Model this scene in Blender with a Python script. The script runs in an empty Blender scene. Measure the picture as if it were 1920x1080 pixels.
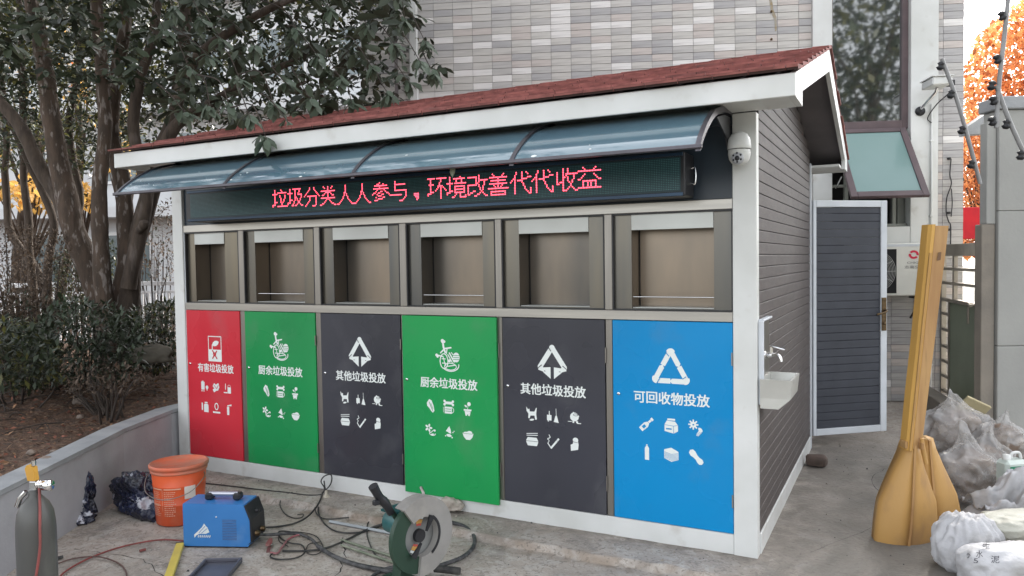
import bpy, bmesh, math, random
import numpy as np
from mathutils import Vector, Matrix, noise
random.seed(7); rng = np.random.default_rng(11)
sc = bpy.context.scene
COL = sc.collection

# ------------------------------------------------------------------ camera
FOC, YAW, PITCH, ROLL = 1423.7, 0.4759, -0.0360, -0.0151
CAM = Vector((0.6828, -4.1434, 1.6))
_cy, _sy, _cp, _sp = math.cos(YAW), math.sin(YAW), math.cos(PITCH), math.sin(PITCH)
FWD = Vector((-_sy * _cp, _cy * _cp, _sp)); _R0 = Vector((_cy, _sy, 0)); _U0 = _R0.cross(FWD)
RGT = math.cos(ROLL) * _R0 + math.sin(ROLL) * _U0
UPV = -math.sin(ROLL) * _R0 + math.cos(ROLL) * _U0
cd = bpy.data.cameras.new('camera'); cam = bpy.data.objects.new('camera', cd); COL.objects.link(cam)
cam.matrix_world = Matrix(((RGT.x, UPV.x, -FWD.x, CAM.x), (RGT.y, UPV.y, -FWD.y, CAM.y), (RGT.z, UPV.z, -FWD.z, CAM.z), (0, 0, 0, 1)))
cd.sensor_width = 36; cd.lens = FOC / 1920 * 36; cd.clip_start = .05; cd.clip_end = 2000
sc.camera = cam

# ------------------------------------------------------------------ light
SUN_EL, SUN_ROT = 38, 2
w = bpy.data.worlds.new('World'); sc.world = w; w.use_nodes = True
nt = w.node_tree; bg = nt.nodes['Background']
sky = nt.nodes.new('ShaderNodeTexSky'); sky.sky_type = 'NISHITA'; sky.sun_disc = False
sky.sun_elevation = math.radians(SUN_EL); sky.sun_rotation = math.radians(SUN_ROT)
sky.air_density = 1.0; sky.dust_density = 3.0; sky.ozone_density = 1.0
hsv = nt.nodes.new('ShaderNodeHueSaturation'); hsv.inputs['Saturation'].default_value = .18
nt.links.new(sky.outputs[0], hsv.inputs['Color']); nt.links.new(hsv.outputs[0], bg.inputs[0])
bg.inputs[1].default_value = 0.15
sl = bpy.data.lights.new('sun', 'SUN'); sl.energy = 1.5; sl.angle = math.radians(10); sl.color = (1, .93, .82)
so = bpy.data.objects.new('sun', sl); COL.objects.link(so)
_a = math.radians(SUN_ROT); _e = math.radians(SUN_EL)
sdir = Vector((math.sin(_a) * math.cos(_e), math.cos(_a) * math.cos(_e), math.sin(_e)))
so.rotation_euler = sdir.to_track_quat('Z', 'Y').to_euler(); so.location = (0, 0, 20)
sc.view_settings.view_transform = 'Standard'; sc.view_settings.look = 'None'
sc.view_settings.gamma = 1; sc.view_settings.use_curve_mapping = False
sc.view_settings.exposure = 2.15
sc.render.engine = 'CYCLES'; sc.cycles.max_bounces = 8; sc.cycles.transparent_max_bounces = 12

# ------------------------------------------------------------------ helpers
def ray(px, py): return FWD + (px - 960) / FOC * RGT - (py - 540) / FOC * UPV
def at(px, py, dep): return CAM + dep * ray(px, py)
def on(px, py, ax, val):
    d = ray(px, py); return CAM + d * ((val - CAM[ax]) / d[ax])
def G(px, py, z=-.03): return on(px, py, 2, z)
def pr(P):
    d = Vector(P) - CAM; q = d.dot(FWD); return (960 + FOC * d.dot(RGT) / q, 540 - FOC * d.dot(UPV) / q, q)

def mat(name, c, c2=None, rough=.6, metal=0, scale=6, detail=4, bump=0, bscale=60, stretch=(1, 1, 1), trans=0, emit=0,
        isl=0, sss=0, spec=.5, rvar=0, coat=0, lo=.35, hi=.65, ior=1.45, alpha=1, c3=None, scale3=1.5, lo3=.5, hi3=.7, transl=0, crinkle=0):
    m = bpy.data.materials.new(name); m.use_nodes = True; n = m.node_tree.nodes; l = m.node_tree.links
    b = n['Principled BSDF']; b.inputs['Roughness'].default_value = rough; b.inputs['Metallic'].default_value = metal
    b.inputs['Specular IOR Level'].default_value = spec; b.inputs['IOR'].default_value = ior
    b.inputs['Transmission Weight'].default_value = trans; b.inputs['Alpha'].default_value = alpha
    b.inputs['Coat Weight'].default_value = coat; b.inputs['Coat Roughness'].default_value = .08
    tc = n.new('ShaderNodeTexCoord'); mp = n.new('ShaderNodeMapping'); l.new(tc.outputs['Object'], mp.inputs['Vector'])
    mp.inputs['Scale'].default_value = stretch
    col = None
    rgb = lambda x: tuple(x) + (1,)
    b.inputs['Base Color'].default_value = rgb(c)
    def nz(sc_, dt):
        t = n.new('ShaderNodeTexNoise'); t.inputs['Scale'].default_value = sc_; t.inputs['Detail'].default_value = dt
        l.new(mp.outputs[0], t.inputs['Vector']); return t
    def mixc(fac, a, bb):
        x = n.new('ShaderNodeMix'); x.data_type = 'RGBA'; l.new(fac, x.inputs[0])
        if isinstance(a, tuple): x.inputs[6].default_value = rgb(a)
        else: l.new(a, x.inputs[6])
        if isinstance(bb, tuple): x.inputs[7].default_value = rgb(bb)
        else: l.new(bb, x.inputs[7])
        return x.outputs[2]
    def mr(src, a, bb, oa=0., ob=1.):
        x = n.new('ShaderNodeMapRange'); l.new(src, x.inputs[0]); x.inputs[1].default_value = a; x.inputs[2].default_value = bb
        x.inputs[3].default_value = oa; x.inputs[4].default_value = ob; return x.outputs[0]
    if c2 is not None:
        t = nz(scale, detail); col = mixc(mr(t.outputs[0], lo, hi), tuple(c), tuple(c2))
    if c3 is not None:
        t = nz(scale3, 6); col = mixc(mr(t.outputs[0], lo3, hi3), col if col is not None else tuple(c), tuple(c3))
    if isl:
        g = n.new('ShaderNodeNewGeometry'); h = n.new('ShaderNodeHueSaturation')
        l.new(mr(g.outputs['Random Per Island'], 0, 1, 1 - isl, 1 + isl), h.inputs['Value'])
        if col is not None: l.new(col, h.inputs['Color'])
        else: h.inputs['Color'].default_value = rgb(c)
        col = h.outputs[0]
    if col is not None: l.new(col, b.inputs['Base Color'])
    if rvar:
        t = nz(scale * 1.7, 3); l.new(mr(t.outputs[0], .3, .7, max(0, rough - rvar), min(1, rough + rvar)), b.inputs['Roughness'])
    if bump:
        t = nz(bscale, 6); bp = n.new('ShaderNodeBump'); bp.inputs['Strength'].default_value = 1; bp.inputs['Distance'].default_value = bump
        l.new(t.outputs[0], bp.inputs['Height']); l.new(bp.outputs[0], b.inputs['Normal'])
    if crinkle:
        vo = n.new('ShaderNodeTexVoronoi'); vo.inputs['Scale'].default_value = bscale; nn = nz(bscale * .6, 3); ad = n.new('ShaderNodeVectorMath'); ad.operation = 'ADD'
        l.new(mp.outputs[0], ad.inputs[0]); sc2 = n.new('ShaderNodeVectorMath'); sc2.operation = 'SCALE'; l.new(nn.outputs[1], sc2.inputs[0]); sc2.inputs['Scale'].default_value = 1.2 / bscale; l.new(sc2.outputs[0], ad.inputs[1]); l.new(ad.outputs[0], vo.inputs['Vector'])
        bp = n.new('ShaderNodeBump'); bp.inputs['Strength'].default_value = 1; bp.inputs['Distance'].default_value = crinkle; l.new(vo.outputs['Distance'], bp.inputs['Height']); l.new(bp.outputs[0], b.inputs['Normal'])
    if emit:
        b.inputs['Emission Color'].default_value = rgb(c); b.inputs['Emission Strength'].default_value = emit
    if transl:
        out = n['Material Output']; tr = n.new('ShaderNodeBsdfTranslucent'); mx = n.new('ShaderNodeMixShader'); mx.inputs[0].default_value = transl
        if col is not None: l.new(col, tr.inputs[0])
        else: tr.inputs[0].default_value = rgb(c)
        l.new(b.outputs[0], mx.inputs[1]); l.new(tr.outputs[0], mx.inputs[2]); l.new(mx.outputs[0], out.inputs[0])
    return m

def thing(name, label, cat, loc=(0, 0, 0), rz=0, group=None, rot=None):
    o = bpy.data.objects.new(name, None); COL.objects.link(o); o.location = loc
    o.rotation_euler = rot if rot else (0, 0, rz); o.empty_display_size = .1
    o['label'] = label; o['category'] = cat
    if group: o['group'] = group
    return o
def tag(o, label, cat, group=None):
    o['label'] = label; o['category'] = cat
    if group: o['group'] = group
    return o
def link(name, me, parent=None, kind=None):
    o = bpy.data.objects.new(name, me); COL.objects.link(o)
    if parent is not None: o.parent = parent
    if kind: o['kind'] = kind
    return o

class MB:
    """collects shapes; build() makes ONE mesh object"""
    def __init__(s): s.v = []; s.f = []; s.m = []; s.sm = []
    def add(s, vs, fs, mi=0, smooth=False):
        k = len(s.v); s.v += [tuple(p) for p in vs]
        for f in fs: s.f.append(tuple(i + k for i in f)); s.m.append(mi); s.sm.append(smooth)
        return s
    def box(s, x0, x1, y0, y1, z0, z1, mi=0):
        v = [(x, y, z) for z in (z0, z1) for y in (y0, y1) for x in (x0, x1)]
        return s.add(v, [(0, 2, 3, 1), (4, 5, 7, 6), (0, 1, 5, 4), (2, 6, 7, 3), (0, 4, 6, 2), (1, 3, 7, 5)], mi)
    def bbox(s, x0, x1, y0, y1, z0, z1, b=.003, mi=0):
        """box with its edges chamfered (24 verts)"""
        cx, cy, cz = (x0 + x1) / 2, (y0 + y1) / 2, (z0 + z1) / 2; h = ((x1 - x0) / 2, (y1 - y0) / 2, (z1 - z0) / 2)
        b = min(b, min(h) * .45); bm = bmesh.new(); bmesh.ops.create_cube(bm, size=2)
        for v in bm.verts: v.co = Vector((v.co.x * h[0], v.co.y * h[1], v.co.z * h[2]))
        bmesh.ops.bevel(bm, geom=bm.edges[:], offset=b, segments=1, affect='EDGES')
        bm.verts.index_update()
        s.add([(v.co.x + cx, v.co.y + cy, v.co.z + cz) for v in bm.verts], [[v.index for v in f.verts] for f in bm.faces], mi); bm.free(); return s
    def prism(s, pts, axis, a, b, mi=0):
        """polygon pts (2-D) pushed along axis from a to b"""
        n = len(pts)
        def P(p, t): return (t, p[0], p[1]) if axis == 0 else ((p[0], t, p[1]) if axis == 1 else (p[0], p[1], t))
        v = [P(p, a) for p in pts] + [P(p, b) for p in pts]
        return s.add(v, [tuple(range(n))[::-1], tuple(range(n, 2 * n))] + [(i, (i + 1) % n, (i + 1) % n + n, i + n) for i in range(n)], mi)
    def tube(s, pts, r, n=8, mi=0, caps=True, smooth=True):
        pts = [Vector(p) for p in pts]; rs = r if hasattr(r, '__len__') else [r] * len(pts); V = []; up = Vector((0, 0, 1))
        prev = None
        for i, p in enumerate(pts):
            t = (pts[min(i + 1, len(pts) - 1)] - pts[max(i - 1, 0)]); t = t.normalized() if t.length > 1e-9 else Vector((0, 0, 1))
            if prev is None:
                u = t.cross(up if abs(t.z) < .9 else Vector((1, 0, 0))).normalized()
            else:
                u = (prev - t * prev.dot(t)); u = u.normalized() if u.length > 1e-6 else t.orthogonal().normalized()
            prev = u; w_ = t.cross(u)
            for k in range(n):
                a = 2 * math.pi * k / n; V.append(p + (u * math.cos(a) + w_ * math.sin(a)) * rs[i])
        F = []
        for i in range(len(pts) - 1):
            for k in range(n):
                F.append((i * n + k, i * n + (k + 1) % n, (i + 1) * n + (k + 1) % n, (i + 1) * n + k))
        s.add(V, F, mi, smooth)
        if caps: 
            s.add(V[:n], [tuple(range(n))[::-1]], mi); s.add(V[-n:], [tuple(range(n))], mi)
        return s
    def lathe(s, prof, n=24, c=(0, 0, 0), mi=0, smooth=True, ax=2):
        V = []; c = Vector(c)
        for r, z in prof:
            for k in range(n):
                a = 2 * math.pi * k / n; x, y = r * math.cos(a), r * math.sin(a)
                V.append(c + (Vector((x, y, z)) if ax == 2 else (Vector((z, x, y)) if ax == 0 else Vector((x, z, y)))))
        F = [(i * n + k, i * n + (k + 1) % n, (i + 1) * n + (k + 1) % n, (i + 1) * n + k) for i in range(len(prof) - 1) for k in range(n)]
        if ax == 1: F = [f[::-1] for f in F]
        s.add(V, F, mi, smooth)
        return s
    def loft(s, rings, mi=0, smooth=False, caps=True):
        n = len(rings[0]); V = [p for r in rings for p in r]
        F = [(i * n + k, i * n + (k + 1) % n, (i + 1) * n + (k + 1) % n, (i + 1) * n + k) for i in range(len(rings) - 1) for k in range(n)]
        if caps: F += [tuple(range(n))[::-1], tuple(range((len(rings) - 1) * n, len(rings) * n))]
        return s.add(V, F, mi, smooth)
    def xf(s, M_): s.v = [tuple(M_ @ Vector(p)) for p in s.v]; return s
    def mesh(s, name, mats, weld=False):
        me = bpy.data.meshes.new(name); me.from_pydata(s.v, [], s.f)
        for m in (mats if isinstance(mats, (list, tuple)) else [mats]): me.materials.append(m)
        me.polygons.foreach_set('material_index', s.m); me.polygons.foreach_set('use_smooth', s.sm)
        if weld:
            bm = bmesh.new(); bm.from_mesh(me); bmesh.ops.remove_doubles(bm, verts=bm.verts, dist=1e-5)
            bmesh.ops.recalc_face_normals(bm, faces=bm.faces); bm.to_mesh(me); bm.free()
        me.update(); return me
    def build(s, name, mats, parent=None, kind=None, weld=False): return link(name, s.mesh(name, mats, weld), parent, kind)

def crom(pts, n=6):
    P = [Vector(p) for p in pts]; P = [P[0] * 2 - P[1]] + P + [P[-1] * 2 - P[-2]]; out = []
    for i in range(1, len(P) - 2):
        for k in range(n):
            t = k / n; a, b, c, d = P[i - 1:i + 3]
            out.append(.5 * ((2 * b) + (c - a) * t + (2 * a - 5 * b + 4 * c - d) * t * t + (3 * b - a - 3 * c + d) * t ** 3))
    out.append(P[-2]); return out

_tcache = {}
def text_geo(body):
    if body not in _tcache:
        c = bpy.data.curves.new('t', 'FONT'); c.body = body; c.size = 1; c.resolution_u = 2
        o = bpy.data.objects.new('t', c); COL.objects.link(o)
        me = bpy.data.meshes.new_from_object(o.evaluated_get(bpy.context.evaluated_depsgraph_get()))
        co = [(v.co.x, v.co.y) for v in me.vertices]; fs = [tuple(p.vertices) for p in me.polygons]
        bpy.data.objects.remove(o); bpy.data.curves.remove(c); bpy.data.meshes.remove(me)
        xs = [p[0] for p in co]; ys = [p[1] for p in co]; _tcache[body] = (co, fs, min(xs), max(xs), min(ys), max(ys))
    return _tcache[body]
def put_text(mb, body, x0, x1, z0, z1, y, bold=.0, mi=0):
    """fit text into a rectangle of the XZ plane at y; bold adds shifted copies (each a hair further out) to fatten strokes"""
    co, fs, a, b, c, d = text_geo(body)
    for k, (sx, sz) in enumerate([(0, 0)] + ([(-1, -.6), (1, .6), (-1, .6), (1, -.6)] if bold else [])):
        mb.add([(x0 + (p[0] - a) / (b - a) * (x1 - x0) + sx * bold, y - k * .00006, z0 + (p[1] - c) / (d - c) * (z1 - z0) + sz * bold) for p in co], fs, mi)
    return mb
# ------------------------------------------------------------------ materials
M_white = mat('white_paint', (.66, .67, .66), (.56, .57, .55), rough=.38, scale=2.2, c3=(.42, .40, .36), scale3=6, lo3=.60, hi3=.85, bump=.0004, bscale=40)
M_trim = mat('white_metal_trim', (.60, .63, .67), (.52, .55, .58), rough=.35, scale=4)
M_steel = mat('brushed_steel', (.29, .27, .245), (.24, .225, .205), rough=.34, metal=.8, scale=4, stretch=(9, 1, .35), detail=2, c3=(.25, .235, .215), scale3=.5, lo3=.45, hi3=.8)
M_steelh = mat('brushed_steel_rail', (.45, .43, .39), (.39, .37, .34), rough=.33, metal=.8, scale=2, stretch=(.6, 1, 14), detail=2, c3=(.30, .29, .27), scale3=1.2, lo3=.45, hi3=.8)
M_flap = mat('pale_steel_flap', (.55, .57, .55), (.45, .46, .44), rough=.42, metal=.35, scale=2)
M_box = mat('chute_steel', (.27, .22, .17), (.11, .105, .098), rough=.28, metal=.75, scale=1.3, stretch=(2, 1, .5), lo=.3, hi=.7)
M_sur = mat('smoky_steel_surround', (.16, .15, .13), (.115, .115, .112), rough=.28, metal=.8, scale=2.2, stretch=(3, 1, .4), detail=2, c3=(.22, .19, .14), scale3=.8, lo3=.5, hi3=.75)
M_dark = mat('navy_panel', (.018, .028, .042), (.028, .038, .05), rough=.3, scale=3)
M_black = mat('black_plastic', (.012, .013, .016), (.022, .022, .025), rough=.42, scale=12)
M_rubber = mat('dusty_rubber', (.022, .022, .024), (.07, .068, .062), rough=.7, scale=25, bump=.0008, bscale=120)
M_side = mat('brown_grey_siding', (.082, .068, .064), (.062, .053, .051), rough=.6, scale=7, stretch=(1, 1, 4), bump=.0012, bscale=160, c3=(.11, .10, .098), scale3=2, lo3=.55, hi3=.9)
M_doorp = mat('charcoal_blue_siding', (.043, .048, .062), (.034, .038, .05), rough=.5, scale=6, bump=.0008, bscale=160)
M_groove = mat('dark_joint', (.012, .012, .013), rough=.8)
def panel(nm, a, b): return mat(nm, a, b, rough=.30, scale=1.1, detail=3, coat=.08, spec=.35, c3=tuple(x * .72 + .045 for x in a), scale3=3.1, lo3=.56, hi3=.80, rvar=.14, bump=.0003, bscale=25)
M_red = panel('red_panel', (.58, .032, .05), (.50, .028, .042))
M_green = panel('green_panel', (.012, .27, .075), (.016, .22, .07))
M_greenb = panel('bright_green_panel', (.01, .31, .075), (.016, .27, .08))
M_grey = panel('charcoal_panel', (.048, .049, .062), (.038, .039, .048))
M_blue = panel('blue_panel', (.0, .235, .54), (.0, .215, .50))
M_print = mat('white_print', (.72, .76, .74), rough=.4)
M_led = mat('lit_led_dot', (1.0, .075, .12), rough=.5, emit=1.2)
M_gapshade = mat('shingle_gap_shade', (.05, .028, .025), rough=.95)  # near-black colour stands in for the shadow under each shingle course
M_shingle = [mat('red_shingle_%d' % i, c, tuple(x * .6 for x in c), rough=.85, scale=14, bump=.002, bscale=200, c3=(.10, .085, .08), scale3=3, lo3=.6, hi3=.9) for i, c in enumerate([(.31, .115, .10), (.27, .10, .09), (.35, .135, .12)])]
M_soffit = mat('grey_soffit', (.16, .145, .15), (.13, .12, .125), rough=.6, scale=4)
M_conc = mat('grey_render', (.40, .40, .42), (.32, .32, .335), rough=.8, scale=3, bump=.002, bscale=60, c3=(.22, .21, .205), scale3=1.3, lo3=.55, hi3=.85)
M_cope = mat('grey_coping', (.33, .34, .35), (.25, .26, .27), rough=.8, scale=5, bump=.002, bscale=60)
M_soil = mat('leaf_littered_soil', (.135, .075, .047), (.060, .038, .027), rough=.95, scale=18, detail=8, bump=.02, bscale=45, c3=(.20, .14, .09), scale3=35, lo3=.55, hi3=.7)
M_wallw = mat('weathered_white_wall', (.36, .36, .34), (.31, .31, .295), rough=.8, scale=1.5, bump=.002, bscale=30, c3=(.25, .235, .215), scale3=1.1, lo3=.6, hi3=.85)
M_pillar = mat('grey_brown_cement', (.27, .24, .20), (.20, .18, .155), rough=.85, scale=3, bump=.003, bscale=40)
M_grout = mat('grey_grout', (.22, .20, .205), rough=.9)
TILE = [((.54, .52, .49), (.51, .49, .46)), ((.47, .455, .44), (.44, .425, .41)), ((.41, .40, .40), (.38, .37, .37)), ((.74, .72, .70), (.70, .68, .66)), ((.54, .49, .46), (.50, .45, .42))]
M_tile = [mat('wall_tile_%d' % i, a, b, rough=.55, scale=3, stretch=(1, 1, 14), c3=tuple(x * .74 for x in a), scale3=2.3, lo3=.48, hi3=.72, bump=.0006, bscale=120) for i, (a, b) in enumerate(TILE)]
M_frame = mat('purple_brown_frame', (.12, .085, .09), (.09, .065, .07), rough=.45, scale=5)
M_glassd = mat('dark_reflective_glass', (.015, .02, .02), rough=.03, spec=1.0, coat=1.0, ior=1.9)
M_sash = mat('sea_green_glass', (.17, .27, .26), (.15, .25, .235), rough=.25, scale=1.5, coat=.3)
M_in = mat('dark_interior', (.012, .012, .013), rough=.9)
M_chrome = mat('chrome', (.75, .75, .76), rough=.12, metal=1)
M_brass = mat('tarnished_bronze', (.16, .11, .06), (.07, .05, .03), rough=.35, metal=.9, scale=30)
M_acw = mat('cream_white_enamel', (.62, .62, .57), (.56, .56, .52), rough=.4, scale=3)

def mat_concrete():
    m = bpy.data.materials.new('worn_concrete'); m.use_nodes = True; n = m.node_tree.nodes; l = m.node_tree.links
    b = n['Principled BSDF']; tc = n.new('ShaderNodeTexCoord')
    def nz(s, d, dist=0, sc=(1, 1, 1)):
        mp = n.new('ShaderNodeMapping'); mp.inputs['Scale'].default_value = sc; l.new(tc.outputs['Object'], mp.inputs[0])
        t = n.new('ShaderNodeTexNoise'); t.inputs['Scale'].default_value = s; t.inputs['Detail'].default_value = d; t.inputs['Distortion'].default_value = dist
        l.new(mp.outputs[0], t.inputs[0]); return t.outputs[0]
    def mr(s, a, c, x=0., y=1.):
        q = n.new('ShaderNodeMapRange'); l.new(s, q.inputs[0]); q.inputs[1].default_value = a; q.inputs[2].default_value = c; q.inputs[3].default_value = x; q.inputs[4].default_value = y; return q.outputs[0]
    def mx(f, a, c):
        q = n.new('ShaderNodeMix'); q.data_type = 'RGBA'
        l.new(f, q.inputs[0])
        for i, z in ((6, a), (7, c)):
            if isinstance(z, tuple): q.inputs[i].default_value = z + (1,)
            else: l.new(z, q.inputs[i])
        return q.outputs[2]
    def mul(a, c):
        q = n.new('ShaderNodeMath'); q.operation = 'MULTIPLY'; l.new(a, q.inputs[0])
        if isinstance(c, float): q.inputs[1].default_value = c
        else: l.new(c, q.inputs[1])
        return q.outputs[0]
    base = mx(mr(nz(1.6, 8, .6), .35, .65), (.43, .375, .325), (.30, .262, .228))
    base = mx(mr(nz(7, 8, 1), .5, .75), base, (.50, .47, .435))
    # wet / oily dark patches in the alley: a stain on the ground with its own noise edge
    sep = n.new('ShaderNodeSeparateXYZ'); l.new(tc.outputs['Object'], sep.inputs[0])
    alley = mul(mr(sep.outputs[0], -.25, .35), mr(sep.outputs[1], 3.6, 2.2))
    st = mul(mr(nz(1.5, 7, 1.2, (1.2, .7, 1)), .34, .50), alley)
    base = mx(mul(mr(nz(2.6, 6, .8), .54, .68), .75), base, (.19, .175, .16))
    base = mx(mul(mr(nz(.9, 5, .5), .55, .72), .6), base, (.50, .42, .32))
    base = mx(mul(mr(nz(60, 5), .58, .66), .6), base, (.13, .115, .10))
    base = mx(mul(mr(nz(22, 8, 2), .56, .62), .45), base, (.52, .48, .43))
    base = mx(mul(mr(nz(13, 9, 2.5), .58, .63), .5), base, (.16, .14, .12))
    base = mx(mul(alley, .72), base, (.155, .145, .125))
    base = mx(mul(st, .6), base, (.085, .078, .068))
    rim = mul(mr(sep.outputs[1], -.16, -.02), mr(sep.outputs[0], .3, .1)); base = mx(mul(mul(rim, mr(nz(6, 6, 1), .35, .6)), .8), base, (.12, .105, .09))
    edge = mul(mul(mr(sep.outputs[1], -.42, -.36), mr(sep.outputs[1], -.26, -.33)), mr(nz(4, 7, 1), .42, .6)); base = mx(mul(edge, .7), base, (.20, .15, .105))
    base = mx(mul(mr(nz(.7, 8, 1.5), .5, .62), .5), base, (.20, .18, .155))
    l.new(base, b.inputs['Base Color']); l.new(mr(nz(3, 5), .3, .7, .55, .95), b.inputs['Roughness'])
    bp = n.new('ShaderNodeBump'); bp.inputs['Distance'].default_value = .007; l.new(nz(38, 12), bp.inputs['Height']); l.new(bp.outputs[0], b.inputs['Normal'])
    return m
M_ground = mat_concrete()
M_far = mat('far_ground', (.17, .16, .14), (.11, .11, .09), rough=.95, scale=.6)

# ------------------------------------------------------------------ ground
def grid(name, xs, ys, zf, m, kind='structure', smooth=True):
    X, Y = np.meshgrid(xs, ys); Z = np.vectorize(zf)(X, Y)
    co = np.stack([X, Y, Z], -1).reshape(-1, 3); nx, ny = len(xs), len(ys)
    i = np.arange((nx - 1) * (ny - 1)); r, c = i // (nx - 1), i % (nx - 1); a = r * nx + c
    f = np.stack([a, a + 1, a + nx + 1, a + nx], -1)
    me = bpy.data.meshes.new(name); me.from_pydata(co.tolist(), [], f.tolist()); me.materials.append(m)
    me.polygons.foreach_set('use_smooth', [smooth] * len(me.polygons))
    return link(name, me, None, kind)
def sstep(a, b, x):
    t = min(1, max(0, (x - a) / (b - a))); return t * t * (3 - 2 * t)
def gz(x, y):
    e = -.31 + .05 * noise.noise(Vector((x * 1.9, 7, 0))) + .03 * noise.noise(Vector((x * 9, 3, 0))) - .10 * sstep(.2, 1, x)
    z = -.038 + .036 * sstep(e - .014, e, y)
    z += .004 * noise.noise(Vector((x * 1.7, y * 1.7, 1))) + .002 * noise.noise(Vector((x * 9, y * 9, 4)))
    return z - .003
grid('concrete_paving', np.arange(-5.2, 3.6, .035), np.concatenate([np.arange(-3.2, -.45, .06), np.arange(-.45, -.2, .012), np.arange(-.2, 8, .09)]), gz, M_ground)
b = MB(); b.add([(-80, -60, -.06), (80, -60, -.06), (80, 120, -.06), (-80, 120, -.06)], [(0, 1, 2, 3)]); b.build('ground', M_far, None, 'structure')

random.seed(33)
for pts in (((-1.25, -.80), (-.9, -.72), (-.62, -.80), (-.30, -.78), (.1, -.95)), ((-2.3, -.62), (-2.0, -1.0), (-1.95, -1.4)), ((.25, .2), (.6, 1.0), (.5, 1.9), (.8, 2.6)), ((-3.6, -1.45), (-3.1, -1.38), (-2.6, -1.55), (-2.2, -1.5))):
    P = crom([(x, y, 0) for x, y in pts], 9); b = MB(); V = []
    for i, p in enumerate(P):
        p = p + Vector((random.uniform(-.012, .012), random.uniform(-.012, .012), 0)); z = gz(p.x, p.y) + .0012; h = random.uniform(.0008, .0028); V += [(p.x - h, p.y - h, z), (p.x + h, p.y + h, z)]
    b.add(V, [(2 * i, 2 * i + 1, 2 * i + 3, 2 * i + 2) for i in range(len(P) - 1)]); b.build('paving_crack', M_groove, None, 'structure')
# ------------------------------------------------------------------ planter wall and soil
PW = [(-4.56, .9), (-4.50, -.05), (-4.29, -.62), (-3.91, -1.28), (-3.15, -2.55), (-2.6, -3.5)]
ZT = [.47, .455, .44, .43, .43, .43]
def offs(P, d):
    out = []
    for i, p in enumerate(P):
        a = Vector(P[max(i - 1, 0)]); c = Vector(P[min(i + 1, len(P) - 1)]); t = (c - a).normalized(); out.append((p[0] + t.y * d, p[1] - t.x * d))
    return out
def wall_strip(o0, o1, z0, z1):
    A, B = offs(PW, o0), offs(PW, o1)
    return [[(a[0], a[1], z0(i)), (c[0], c[1], z0(i)), (c[0], c[1], z1(i)), (a[0], a[1], z1(i))] for i, (a, c) in enumerate(zip(A, B))]
pw = thing('planter_wall', 'low grey rendered planter wall running from the kiosk to the lower left', 'wall', (0, 0, 0))
b = MB(); b.loft(wall_strip(0, .13, lambda i: -.1, lambda i: ZT[i] - .035)); b.build('wall_face', M_conc, pw, weld=True)
b = MB(); b.loft(wall_strip(-.012, .15, lambda i: ZT[i] - .028, lambda i: ZT[i])); b.build('coping', M_cope, pw, weld=True)
b = MB(); b.loft(wall_strip(.004, .12, lambda i: ZT[i] - .036, lambda i: ZT[i] - .027)); b.build('joint', M_groove, pw, weld=True)
def soilz(x, y):
    # distance behind the wall line
    best = 9
    for i in range(len(PW) - 1):
        a, c = Vector(PW[i]), Vector(PW[i + 1]); t = max(0, min(1, (Vector((x, y)) - a).dot(c - a) / (c - a).length_squared)); best = min(best, (Vector((x, y)) - a - (c - a) * t).length)
    h = .39 + .10 * sstep(.1, 1.6, best)
    return h + .035 * noise.noise(Vector((x * 2.1, y * 2.1, 5))) + .022 * noise.noise(Vector((x * 8, y * 8, 2))) + .012 * noise.noise(Vector((x * 22, y * 22, 2)))
def soil():
    xs = np.arange(0, 1.0001, 1 / 130); V = []; F = []
    ys = list(np.arange(-3.4, 3.2, .05)); n = len(xs)
    def xe(y):
        for i in range(len(PW) - 1):
            (x0, y0), (x1, y1) = PW[i], PW[i + 1]
            if y1 <= y <= y0: return x0 + (x1 - x0) * (y0 - y) / (y0 - y1)
        return PW[0][0]
    for y in ys:
        e = xe(y) - .10
        for t in xs:
            x = e - 9 * t ** 1.7; V.append((x, y, soilz(x, y)))
    for r in range(len(ys) - 1):
        for c in range(n - 1):
            a = r * n + c; F.append((a, a + n, a + n + 1, a + 1))
    me = bpy.data.meshes.new('soil'); me.from_pydata(V, [], F); me.materials.append(M_soil); me.polygons.foreach_set('use_smooth', [True] * len(F))
    link('soil', me, None, 'structure')
soil()
b = MB(); b.add([(-40, 3.0, .42), (-4.65, 3.0, .42), (-4.65, 40, .42), (-40, 40, .42)], [(0, 1, 2, 3)])
b.add([(-40, -20, .40), (-13, -20, .40), (-13, 3.05, .40), (-40, 3.05, .40)], [(0, 1, 2, 3)]); b.build('garden_ground', M_soil, None, 'structure')

# ------------------------------------------------------------------ tiled building behind
TH = math.radians(20.3); P0 = Vector((.566, 5.095, 0))
bld = thing('tiled_building', 'grey building clad in small horizontal tiles behind the red roofed kiosk', 'building', P0, TH)
def L2W(u, y, z): return P0 + Vector((u * math.cos(TH) - y * math.sin(TH), u * math.sin(TH) + y * math.cos(TH), z))
b = MB(); H = 8.5
b.box(-5.9, -.64, .008, 7, 0, H); b.box(.19, .733, .008, 7, 0, H); b.box(-.64, .19, .008, 7, 0, 1.72); b.box(-.64, .19, .9, 7, 1.72, H)
b.build('grout_wall', M_grout, bld)
b = MB(); b.bbox(-.828, -.627, -.05, .3, 1.72, H + .2, .004); b.build('pilaster', M_white, bld)
b = MB(); b.bbox(.179, .458, -.05, .3, 1.72, H + .2, .004); b.build('pilaster', M_white, bld)
b = MB(); b.bbox(-.626, .178, -.045, .25, 1.72, 1.905, .004); b.build('sill', M_white, bld)
b = MB(); b.box(-.828, .458, -.02, .007, 1.68, 1.718); b.build('shadow_gap', M_groove, bld)
b = MB(); b.box(-.626, .178, .6, .9, 1.91, 2.96); b.build('dark_room', M_in, bld)
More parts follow.
